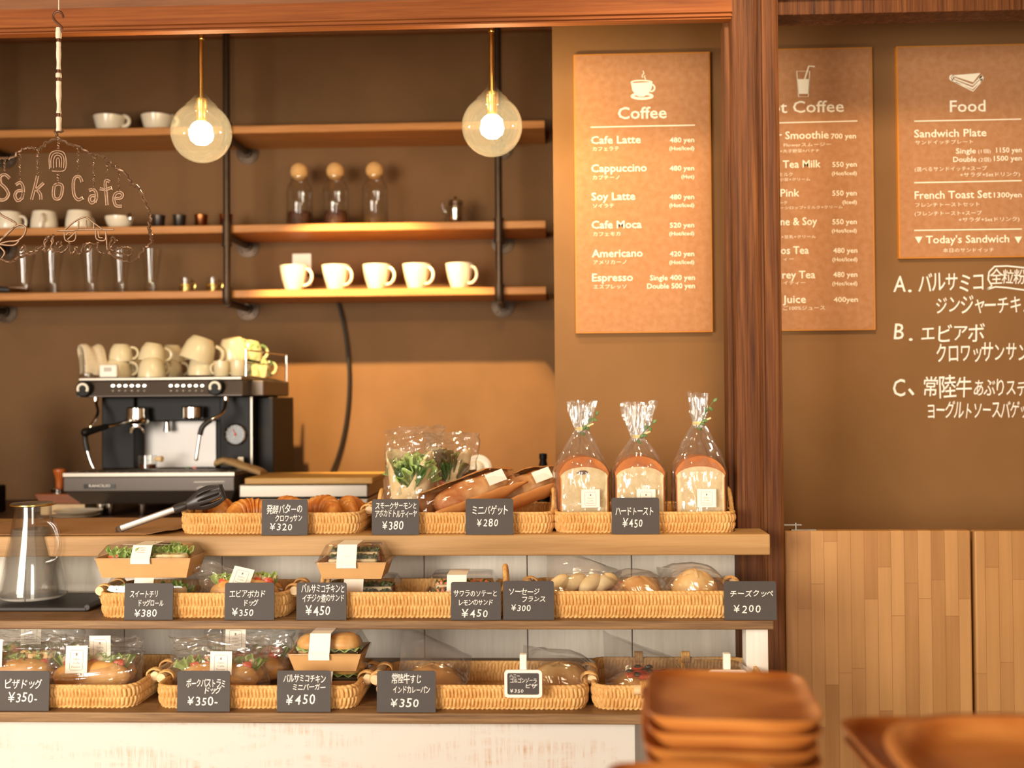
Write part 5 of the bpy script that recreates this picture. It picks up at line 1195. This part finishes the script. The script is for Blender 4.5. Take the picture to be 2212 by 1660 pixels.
# bagged bread loaves
def loaf(u, Y, label, Ht, tie, flare, seed, rz, sx=0.0, spot=False, sprig=1.0, topw=.026):
    t = thing('bagged_bread_loaf', on(u, Y, ZA), label, 'bread loaf', 'bagged bread loaves', rz=rz)
    w_, h, d = .110, .163, .10
    o = [(-w_*.46, 0), (w_*.46, 0), (w_*.5, .02), (w_*.5, .112)]+[(w_*.53*cos(a), .112+.050*sin(a)) for a in [pi*i/14 for i in range(1, 14)]]+[(-w_*.5, .112), (-w_*.5, .02)]
    MB().poly(o, -d/2, d/2).build('loaf', M_CRUST, t, local=True, bevel=.009, seg=3, angle=35)
    o2 = [(x*.95, .003+(z if z < .113 else .112+(z-.112)*.55)*.97) for x, z in o]
    MB().poly(o2, -d/2-.0012, -d/2+.004).build('crumb_face', M_CRUMB, t, local=True, bevel=.001, angle=20)
    if spot: MB().ball((-.004, -d/2-.0016, .126), (.013, .002, .0045), 12, 8, .5, 3).build('dark_spot', M_BEAN, t, local=True)
    m = MB(); nu, nv = 96, 54; zt_ = tie; rn = .011
    def bag(a, b):
        q = 2*pi*a; z_ = b*Ht
        if z_ < .125: k_ = 1.0; hw, hd = w_*.58, d*.60
        elif z_ < zt_:
            s_ = (z_-.125)/(zt_-.125); k_ = (1-s_**1.15); hw = lerp(rn, w_*.58, k_); hd = lerp(rn*.9, d*.60, k_**.9)
        else:
            s_ = (z_-zt_)/(Ht-zt_); k_ = 0; hw = rn+(topw-rn)*s_**.6; hd = rn*(1-.25*s_)
        ex = lerp(1.0, .62, k_); cx, sy = cos(q), sin(q)
        pl = (1-k_)*(1 if z_ > .13 else 0)
        f = 1+pl*.20*sin(q*13+seed)+pl*.10*sin(q*23+z_*60); jag = .010*nz(a*9+seed, 2)*max(0, b-.9)*10
        wr = .0035*nz(cos(q)*3+seed, sin(q)*3, z_*26)+.002*nz(cos(q)*8, sin(q)*8+seed, z_*60)
        x = (hw*abs(cx)**ex*(1 if cx > 0 else -1))*f; y = (hd*abs(sy)**ex*(1 if sy > 0 else -1))*f
        sh = sx*max(0, (z_-zt_)/(Ht-zt_))
        return Vector((x+wr+sh, y+wr*1.3, z_+jag))
    m.grid(bag, nu, nv, cu=True).build('cellophane_bag', M_FILM, t, local=True, angle=13)
    m = MB(); mk = random.Random(seed+9)
    for L2 in (.72, .45):
        def inner(a, b, L2=L2):
            q = 2*pi*a; s_ = b; z_ = lerp(zt_-.012, Ht-.004-.012*L2, s_); hw = (rn+(topw-rn)*s_**.6)*L2; hd = rn*.8*L2
            return Vector((hw*cos(q)*(1+.3*sin(q*7+seed+L2*9))+sx*s_+.003*nz(q, z_*40), hd*sin(q)*(1+.4*sin(q*9+L2*5)), z_+.006*nz(q*2, L2*9)*s_))
        m.grid(inner, 40, 14, cu=True)
    m.build('gathered_film', M_FILM, t, smooth=False, local=True)
    tp = MB()
    for j in range(2): tp.tube([(rn*1.12*cos(2*pi*i/16), rn*1.05*sin(2*pi*i/16), zt_-.002+.004*j) for i in range(16)], .002, 6, closed=True)
    tp.tube([(0, -rn, zt_), (.014, -rn-.004, zt_+.006), (.027, -rn-.004, zt_+.012)], .0024, 6).build('raffia_tie', M_RAFFIA, t, local=True)
    m = MB(); pth = smooth_path([(-.006, -rn-.003, zt_-.012), (.004, -rn-.005, zt_), (.018, -rn-.006, zt_+.018*sprig), (.034, -rn-.006, zt_+.032*sprig)]); m.tube(pth, .0008, 5)
    rnd = random.Random(seed)
    for i in range(2, len(pth), 3):
        sgn = 1 if i % 2 else -1; a = rnd.uniform(.3, 1.3)*sgn; dv = Vector((cos(a), rnd.uniform(-.3, .1), sin(a))); sdv = Vector((-sin(a), .2, cos(a)))
        m.grid(lambda u_, v_, p=pth[i], dv=dv, sdv=sdv: p+dv*(.013*v_)+sdv*((u_-.5)*.0075*sin(pi*min(.98, v_+.02)))+Vector((0, -.001*sin(pi*v_), 0)), 5, 7)
    solid(m.build('green_sprig', M_DKLEAF, t, local=True), .0004)
    sticker(t, Vector((.012, -d*.60-.0045, .068)), .042, .041)
    return t
loaf(1257, 2.58, 'bread loaf in a tied cellophane bag, leftmost, with a dark spot on its crumb', .288, .224, 0, 1, .10, .003, True, topw=.031)
loaf(1380, 2.58, 'white bread loaf in a tied cellophane bag, middle of three, behind the price card', .285, .205, 0, 4, 0, .002, topw=.036)
loaf(1511, 2.58, 'white bread loaf in the tallest tied cellophane bag, next to the post', .305, .235, 0, 8, -.06, 0, sprig=1.6, topw=.020)

# kraft cartons with clear lids
def carton(u, Y, z, w_, label, fill, group, hb=.042, hl=.027, d=.105, rz=0.0, seed=0):
    t = thing('sandwich_carton', on(u, Y, z), label, 'sandwich carton', group, rz=rz); e = .012; rnd = random.Random(seed)
    m = MB(); a0, a1 = (-w_/2+e, w_/2-e, -d/2+e*.7, d/2-e*.7), (-w_/2, w_/2, -d/2, d/2); i0 = (a0[0]+.001, a0[1]-.001, a0[2]+.001, a0[3]-.001); i1 = (a1[0]+.001, a1[1]-.001, a1[2]+.001, a1[3]-.001)
    Q = lambda r_, z_: [(r_[0], r_[2], z_), (r_[1], r_[2], z_), (r_[1], r_[3], z_), (r_[0], r_[3], z_)]
    fs = [(3, 2, 1, 0)]+[(k*4+j, k*4+(j+1) % 4, k*4+4+(j+1) % 4, k*4+4+j) for k in range(3) for j in range(4)]+[(12, 13, 14, 15)]
    m.add(Q(a0, 0)+Q(a1, hb)+Q(i1, hb)+Q(i0, .0015), fs).build('kraft_tray', M_KRAFT, t, smooth=False, local=True)
    m = MB(); o = (-w_/2-.004, w_/2+.004, -d/2-.004, d/2+.004); b_ = (-w_/2+.002, w_/2-.002, -d/2+.002, d/2-.002); tp = (-w_/2+.016, w_/2-.016, -d/2+.014, d/2-.014)
    def R8(r_, z_, c_=.008): x0, x1_, y0, y1 = r_; return [(x0+c_, y0, z_), (x1_-c_, y0, z_), (x1_, y0+c_, z_), (x1_, y1-c_, z_), (x1_-c_, y1, z_), (x0+c_, y1, z_), (x0, y1-c_, z_), (x0, y0+c_, z_)]
    rg = [R8(o, hb-.004), R8(o, hb+.001), R8(b_, hb+.002), R8(b_, hb+.005), R8(tp, hb+hl), R8((tp[0]+.004, tp[1]-.004, tp[2]+.004, tp[3]-.004), hb+hl+.0015)]
    m.add(sum(rg, []), [(k*8+j, k*8+(j+1) % 8, k*8+8+(j+1) % 8, k*8+8+j) for k in range(5) for j in range(8)]+[tuple(40+j for j in range(8))]).build('clear_lid', M_LID, t, local=True, bevel=.0015, angle=30)
    fill(t, w_, d, hb, hl, rnd)
    # paper band over the lid
    x0 = -.010 if w_ < .19 else -.004; bw = .021; m = MB()
    pl = [(d/2-.02, hb+hl+.0022), (-d/2+.013, hb+hl+.0022), (-d/2+.0005, hb+.0065), (-d/2-.0052, hb-.002), (-d/2-.0035, hb-.012)]
    m.add([(x0-bw, y, z_) for y, z_ in pl]+[(x0+bw, y, z_) for y, z_ in pl], [(i, i+1, i+6, i+5) for i in range(4)]); bd = solid(m.build('paper_band', M_STICKER, t, smooth=False, local=True), .0004)
    m = MB(); mp = lambda u_, v_: (x0+u_*.001, hb-.004-v_*.001)
    M4 = Matrix.Translation((0, -d/2+.0062, hb+.016)) @ Matrix.Rotation(-.52, 4, 'X'); mp2 = lambda u_, v_: (x0+u_*.001, -v_*.001)
    for j, tx in enumerate(('Sako', 'Cafe', 'Flower')): put_text(m, mp2, tx, -8, 8, -4+5*j, 2.6, -.0010, 0)
    m.xf(M4).build('band_lettering', M_INK, bd, smooth=False, local=True); return t
def f_rolls(t, w_, d, hb, hl, rnd):
    m = MB()
    for j in range(4): ruffle(m, (lerp(-w_/2+.035, -.015, j/3), -.02+.01*rnd.random(), hb-.024), .06, .048, (.5, rnd.uniform(-.4, .4), rnd.uniform(-.5, .5)), j)
    for j in range(4): ruffle(m, (lerp(.02, w_/2-.035, j/3), .005, hb-.012), .05, .035, (.3, rnd.uniform(-.3, .3), 0), j+4)
    solid(m.build('lettuce', M_LETT, t, local=True), .001)
    m = MB()
    for j in range(3): m.lathe([(.0175, 0), (.019, .004), (.019, .040), (.0165, .044), (.012, .042)], 20, (lerp(.028, w_/2-.036, j/2), -d/2+.034, .004))
    m.build('tortilla_roll', M_TORT, t, local=True)
    m = MB(); m.ball((-.035, -.02, hb+.004), (.014, .010, .014), 12, 8, .3).ball((-.05, -.005, hb+.006), (.015, .012, .010), 12, 8, .3); m.build('ham', M_HAM, t, local=True)
    m = MB(); m.ball((.055, .008, hb+.010), (.012, .009, .007), 12, 8, .2).ball((-.07, -.025, hb-.002), (.016, .010, .010), 12, 8, .2); m.build('tomato', M_TOMATO, t, local=True)
    MB().box(-w_/2+.02, w_/2-.02, -d/2+.018, d/2-.018, .002, hb-.022).build('salad_bed', M_DKLEAF, t, smooth=False, local=True)
def f_sand(t, w_, d, hb, hl, rnd, mat=None, n2='dark_filling'):
    for j, y0 in enumerate((-d/2+.016, -d/2+.040)):
        zt_ = hb+.004+.012*j
        MB().box(-w_/2+.022, w_/2-.024, y0, y0+.016, .003, zt_).build('bread_slice', M_CRUMB, t, local=True, bevel=.004)
        m = MB()
        for q in range(5): m.ball((lerp(-w_/2+.034, w_/2-.036, q/4), y0+.0195, zt_-.004), (.014, .006, .012), 12, 8, .6, q+j)
        m.build(n2, mat or M_DKFILL, t, local=True)
        m = MB()
        for q in range(4): ruffle(m, (lerp(-w_/2+.036, w_/2-.036, q/3), y0+.022, zt_-.018), .035, .026, (.2, rnd.uniform(-.3, .3), 0), q)
        solid(m.build('lettuce', M_DKLEAF, t, local=True), .001)
    MB().box(-w_/2+.022, w_/2-.024, d/2-.032, d/2-.016, .003, hb+.016).build('bread_slice', M_CRUST, t, local=True, bevel=.005)
def f_salmon(t, w_, d, hb, hl, rnd): f_sand(t, w_, d, hb, hl, rnd, M_SALMON, 'salmon_filling')
def f_burger(t, w_, d, hb, hl, rnd):
    for sg, nm in ((-1, 'left'), (1, 'right')):
        c = (sg*w_*.20, 0, 0)
        MB().lathe([(.028, .003), (.036, .006), (.037, .018), (.034, .022)], 28, c).build('bun_base', M_CRUMB, t, local=True)
        MB().lathe([(.0345, .0225), (.037, .026), (.037, .034), (.034, .036)], 28, c, mod=lambda a, r, z_: r*(1+.04*sin(a*5))).build('chicken_filling', M_CHICK if sg < 0 else M_DKFILL, t, local=True)
        m = MB(); m.grid(lambda u_, v_: Vector((c[0]+lerp(.01, .040, v_)*cos(2*pi*u_), c[1]+lerp(.01, .040, v_)*sin(2*pi*u_), .0375+.003*v_*sin(u_*70))), 60, 5, cu=True); solid(m.build('lettuce', M_LETT, t, local=True), .001)
        MB().lathe([(.034, .040), (.037, .044), (.037, .050), (.032, .058), (.022, .0645), (.010, .067), (.0005, .0675)], 32, c).build('bun_top', M_BUN, t, local=True)
Gc = 'clear-lidded kraft cartons'
# two of each stack: the lower one under the upper one's tray
zc1 = P(330, 1248, 2.36).z
hb1 = .034; dz = zc1-ZM_
carton(330, 2.40, ZM_, .196, 'clear-lidded kraft carton of tortilla rolls, lower one, behind price card 380', f_rolls, Gc, hb=.032, hl=dz-.032-.003, seed=4)
carton(327, 2.40, zc1, .208, 'clear-lidded kraft carton of tortilla rolls and salad, stacked on the other roll carton', f_rolls, Gc, hb=.043, hl=.024, seed=1)
zc2 = P(765, 1250, 2.36).z; dz = zc2-ZM_
carton(782, 2.41, ZM_, .180, 'clear-lidded kraft sandwich carton, lower one, behind price card 450', f_sand, Gc, hb=.030, hl=dz-.030-.003, d=.12, seed=5)
carton(768, 2.40, zc2, .150, 'clear-lidded kraft carton with a sandwich, raised on the lower sandwich carton', f_sand, Gc, hb=.036, hl=.034, d=.11, seed=2)
carton(1000, 2.41, ZM_, .160, 'clear-lidded kraft carton of salmon sandwiches standing alone by the loop handle', f_salmon, Gc, hb=.034, hl=.040, d=.12, seed=3)
zc3 = P(712, 1441, 2.26).z; dz = zc3-ZB_
carton(716, 2.28, ZB_, .160, 'clear-lidded kraft carton of mini burgers, lower one, behind its price card', f_burger, Gc, hb=.032, hl=dz-.032-.003, d=.11, seed=6)
carton(711, 2.27, zc3, .148, 'clear-lidded kraft carton of mini burgers on top of another one', f_burger, Gc, hb=.036, hl=.036, d=.11, seed=7)

# rolls in soft cellophane
def roll_bag(u, Y, z, W, H, D, label, seed, group, filling, rz=0.0, skew=0.0, st=None, lean=0.0, rx=0.0, corner=.02, st2=None, drop=0.0):
    t = thing('bagged_hot_dog_roll', on(u, Y, z), label, 'bagged roll', group, rz=rz); L_ = W*.80; rnd = random.Random(seed)
    m = MB()
    def bun(sg):
        def fn(a, b):
            s_ = 2*b-1; r = .030*max(.0004, 1-abs(s_)**2.6)**.5; q = 2*pi*a
            return Vector((s_*L_/2, sg*.019+r*cos(q)*.75, .034+r*sin(q)*1.05))
        return fn
    m.grid(bun(-1), 22, 30, cu=True).grid(bun(1), 22, 30, cu=True).build('roll', M_BUN, t, local=True)
    m = MB()
    for j in range(6): ruffle(m, (lerp(-L_*.36, L_*.36, j/5), rnd.uniform(-.006, .006), .034), .055, .042, (rnd.uniform(-.2, .5), rnd.uniform(-.3, .3), rnd.uniform(-.4, .4)), j+seed)
    solid(m.build('lettuce', M_LETT, t, local=True), .001)
    m = MB()
    for j in range(8): m.ball((lerp(-L_*.36, L_*.36, j/7), -.004+.01*rnd.random(), .060+.008*rnd.random()), (.013, .010, .010), 12, 8, .5, j+seed)
    m.build(filling[0], filling[1], t, local=True)
    m = MB()
    for j in range(5): m.ball((lerp(-L_*.30, L_*.34, j/4), -.016, .055+.006*rnd.random()), (.011, .007, .008), 10, 8, .3, j)
    m.build('tomato', M_TOMATO, t, local=True)
    film_bag(W, H, D, seed, top=.05, wr=.0065, lean=lean, skew=skew, corner=corner, drop=drop).build('cellophane_bag', M_FILM2, t, smooth=False, local=True)
    for s_ in (st, st2):
        if s_: sticker(t, Vector((s_[0], s_[1], s_[2])), .044, .044 if len(s_) < 5 else s_[4], rx=s_[3] if len(s_) > 3 else 0, ry=s_[5] if len(s_) > 5 else 0)
    return t
Gr = 'rolls in soft cellophane bags'
roll_bag(532, 2.40, ZM_, .190, .098, .075, 'hot dog roll with shrimp and avocado in a cellophane bag beside the roll cartons', 21, Gr, ('shrimp_filling', M_CRUMB), skew=-.02, st=(.0, -.040, .072, -.55, .045, .22), corner=.06, drop=.75)
roll_bag(48, 2.29, ZB_, .185, .118, .085, 'pizza dog roll in a cellophane bag cut by the left photo edge', 31, Gr, ('egg_filling', M_PALEBUN), rz=.12, st=(-.048, -.040, .082, -.1, .056))
roll_bag(205, 2.27, ZB_, .200, .112, .085, 'pizza dog roll in a cellophane bag at the right of its basket', 37, Gr, ('egg_filling', M_CRUMB), rz=.05, st=(-.022, -.043, .074, -.1, .055), lean=.01, st2=(.01, .0, .088, 0, .05))
roll_bag(90, 2.38, ZB_, .190, .122, .07, 'pizza dog roll in a cellophane bag standing behind the two front ones', 39, Gr, ('egg_filling', M_PALEBUN), rz=.02, st=(-.01, -.030, .098, -.05, .04))
roll_bag(478, 2.26, ZB_, .205, .118, .085, 'pastrami roll with lettuce in a cellophane bag, front one of its basket', 43, Gr, ('pastrami', M_HAM), st=(.012, -.045, .070, -.1, .046), skew=-.006)
roll_bag(540, 2.345, ZB_, .200, .128, .07, 'pastrami roll in a cellophane bag, leaning behind the front one', 47, Gr, ('pastrami', M_HAM), rz=-.08, st=(-.02, -.034, .098, -.05, .05))
def flat_bag(t, W, H, D, seed, rise=0.0):
    m = MB()
    def fn(u, v):
        a = 2*pi*u; x = W/2*abs(cos(a))**.6*(1 if cos(a) > 0 else -1); y = D/2*lerp(-1, 1, v)
        e = (1-abs(2*v-1)**3)*max(0, 1-abs(x/(W/2))**4)
        z_ = H*.5+H*.5*sin(a)*max(.03, e)+.005*nz(x*24+seed, y*24, sin(a)*2)+.002*nz(x*70, y*70, seed)
        return Vector((x, y, max(0, z_)+rise*max(0, v-.45)**1.2*(1.2-x/W*1.4)))
    return m.grid(fn, 48, 30, cu=True).build('cellophane_bag', M_FILM2, t, smooth=False, local=True)
# sausage rolls
t = thing('bagged_sausage_rolls', on(1262, 2.41, ZM_+.015), 'bag of pale twisted sausage rolls at the left of the right-hand middle basket', 'bagged rolls')
for j, (x, y) in enumerate(((-.055, -.015), (-.022, .0), (.012, -.012), (.042, .004))):
    MB().tube(smooth_path([(x-.018, y-.02, .018), (x-.010, y-.025, .034), (x+.006, y-.01, .042), (x+.016, y+.012, .036), (x+.018, y+.03, .018)]), [.009+.008*sin(pi*i/24) for i in range(25)], 14).build('pastry_coil', M_TORT, t, local=True)
MB().tube([(-.08, -.012, .026), (.08, .005, .03)], .011, 12).build('sausage', plain('sausage_skin', '9a4a2a', .35, c2='b5623a', scale=20), t, local=True)
flat_bag(t, .165, .060, .14, 51, .085)
def bun_bag(u, Y, z, r, label, seed, mat, group=None, h=.045, W=.12, name='bagged_cheese_bun', cross=True, rise=0.03, lab=None):
    t = thing(name, on(u, Y, z), label, 'bagged bun', group)
    MB().grid(lambda a, b: Vector(((r*max(.01, sin(b*pi*.5+.02))**1.0)*cos(2*pi*a), .8*(r*max(.01, sin(b*pi*.5+.02)))*sin(2*pi*a), .004+h*max(0, cos(b*pi*.5))**.75*(1+.08*nz(cos(2*pi*a)*2+seed, sin(2*pi*a)*2, b*3)))), 36, 16, cu=True).build('bun', mat, t, local=True)
    if cross:
        m = MB(); m.tube(smooth_path([(-r*.55, -.01, h*.82), (-.01, -.012, h*1.0), (r*.5, -.008, h*.86)]), [.003+.006*sin(pi*i/12) for i in range(13)], 8).tube(smooth_path([(.004, -r*.5, h*.85), (.0, -.005, h*1.01), (-.006, r*.4, h*.9)]), [.003+.006*sin(pi*i/12) for i in range(13)], 8); m.build('score_mark', M_PALEBUN, t, local=True)
    flat_bag(t, W, h+.012, W*.95, seed, rise); return t
bun_bag(1378, 2.41, ZM_+.005, .050, 'golden bun in film, left of two, low in the right-hand middle basket', 61, M_BUN, 'filmed buns on the middle tier', .055, .125, cross=False)
bun_bag(1498, 2.41, ZM_+.008, .052, 'scored cheese bun in film, right of two, near the price 200 card', 67, M_PALEBUN, 'filmed buns on the middle tier', .066, .150)
bun_bag(935, 2.27, ZB_, .058, 'brown curry bread in film behind its price card on the bottom tier', 71, M_BUN, None, .052, .145, 'filmed_curry_bread', False, .10)
bun_bag(1205, 2.27, ZB_, .066, 'pale cheese pizza bread in film to the right of the little pegged chalkboard', 73, M_PALEBUN, None, .056, .150, 'filmed_cheese_pizza', False, .05)
# sauced pizza breads in the last basket
t = bun_bag(1388, 2.28, ZB_, .075, 'flat pizza bread with red topping in film left of the wooden plates', 79, M_BUN, None, .034, .16, 'filmed_pizza_bread', False, .09)
m = MB(); rnd = random.Random(5)
for j in range(14): a = rnd.uniform(0, 6.28); q = rnd.uniform(0, .045); m.ball((q*cos(a), q*.8*sin(a), .037-.1*q*q*20*.1), (.014, .011, .005), 10, 8, .4, j)
m.build('red_topping', M_TOMATO, t, local=True)
m = MB()
for j in range(7): a = rnd.uniform(0, 6.28); q = rnd.uniform(0, .045); m.ball((q*cos(a), q*.8*sin(a), .041), (.008, .007, .004), 10, 8, .4, j)
m.build('dark_topping', M_DKFILL, t, local=True)
bun_bag(1560, 2.29, ZB_, .07, 'flat pizza bread in film behind the wooden plates, far right of the tier', 83, M_BUN, None, .034, .15, 'filmed_pizza_bread', False, .03)

# ------------------------------------------------------------------ wooden plates in the foreground
def plate(name, W, D, H, ex, label, group, loc, rz=0.0, dip=.012, tilt=0.0, rim=.965, base=.74):
    o = MB(); n = 72
    def ring(s_, z_, k=1.0):
        r_ = []
        for i in range(n):
            a = 2*pi*i/n; c_, s2 = cos(a), sin(a)
            r_.append((W/2*s_*abs(c_)**(2/ex)*(1 if c_ > 0 else -1), D/2*s_*abs(s2)**(2/ex)*(1 if s2 > 0 else -1), z_))
        return r_
    rg = [ring(base, 0), ring(base+.03, .001), ring(lerp(base, 1, .62), H*.5), ring(.992, H*.88), ring(1.0, H*.97), ring(.99, H), ring(rim, H), ring(rim-.03, H-dip*.35), ring(rim-.10, H-dip*.8), ring(rim-.2, H-dip), ring(.4, H-dip*1.05), ring(.05, H-dip*1.05)]
    o.add(sum(rg, []), [(k*n+j, k*n+(j+1) % n, (k+1)*n+(j+1) % n, (k+1)*n+j) for k in range(len(rg)-1) for j in range(n)]+[tuple(range(n-1, -1, -1)), tuple((len(rg)-1)*n+j for j in range(n))])
    b = o.build(name, M_ACACIA, None, local=True, angle=45); b.location = loc; b.rotation_euler = (tilt, 0, rz)
    return tag(b, label, 'wooden plate', group)
def copy_plate(b, loc, rz, label): return copy_tree(b, loc, label, rz=rz)
Gp = 'stacked wooden plates'
d0 = 1.10; zr = P(1597, 1557, d0).z; x0 = P(1597, 1557, d0).x; Dp = .205
H_ = .024
b0 = plate('wooden_plate', .176, Dp, H_, 7, 'square wooden plate on top of the stack in front of the last basket', Gp, (x0+.006, d0+Dp/2, zr-H_), rz=-.09, dip=.007, rim=.98, base=.77)
for i, lb in enumerate(('second from the top of the square stack', 'third from the top of the square stack', 'fourth from the top, lowest in view of the square stack')):
    copy_plate(b0, (x0+random.uniform(-.003, .003), d0+Dp/2+random.uniform(-.004, .002), zr-H_-.0155*(i+1)), random.uniform(-.09, -.03), 'square wooden plate, %s' % lb)
zs0 = zr-H_-.0155*3
d1_ = .86; q = P(1485, 1645, d1_+.20); 
b1 = plate('wooden_plate', .158, .20, .022, 7, 'square wooden plate cut by the bottom photo edge before the tall stack', Gp, (q.x, d1_+.098, q.z-.022), dip=.007, rim=.98, base=.77)
zs1 = q.z-.022
# right: rectangular plate stack and a big oval platter over it
q2 = P(2040, 1548, 1.20)
b2 = plate('wooden_plate', .235, .20, .024, 7, 'square wooden plate with a raised corner behind the big round platter', Gp, (q2.x, 1.20-.10, q2.z-.024))
copy_plate(b2, (q2.x+.003, 1.20-.102, q2.z-.024-.0155), .01, 'square wooden plate under the one behind the big round platter')
zs2 = q2.z-.024-.0155
q3 = P(2130, 1549, 1.145); 
b3 = plate('wooden_platter', .27, .34, .030, 2.6, 'big rounded wooden platter at the bottom right corner of the photo', None, (q3.x, 1.145-.17, q3.z-.030+.004), dip=.02, rim=.93)
# serving table with low plate risers
tb = thing('serving_table', (x0, 1.1, 0), 'dark wooden table under the wooden plates, just below the photo', 'table')
zt_ = .80
MB().box(x0-.30, x0+.62, .62, 1.32, zt_-.03, zt_).build('tabletop', M_TABLE, tb, smooth=False, bevel=.004)
for xx in (x0-.27, x0+.55):
    for yy in (.66, 1.24): MB().box(xx, xx+.05, yy, yy+.05, 0, zt_-.031).build('leg', M_TABLE, tb, smooth=False)
for (cx_, cy_, w2, d2, z2) in ((x0, d0+Dp/2, .10, .12, zs0), (q.x, d1_+.098, .09, .12, zs1), (q2.x-.03, 1.11, .10, .10, zs2)):
    MB().box(cx_-w2/2, cx_+w2/2, cy_-d2/2, cy_+d2/2, zt_+.0005, z2-.0006).build('plate_riser', M_TABLE, tb, smooth=False, bevel=.002)
MB().box(q3.x-.04, q3.x+.08, .88, .995, zt_+.0005, q3.z-.0266).build('plate_riser', M_TABLE, tb, smooth=False, bevel=.002)
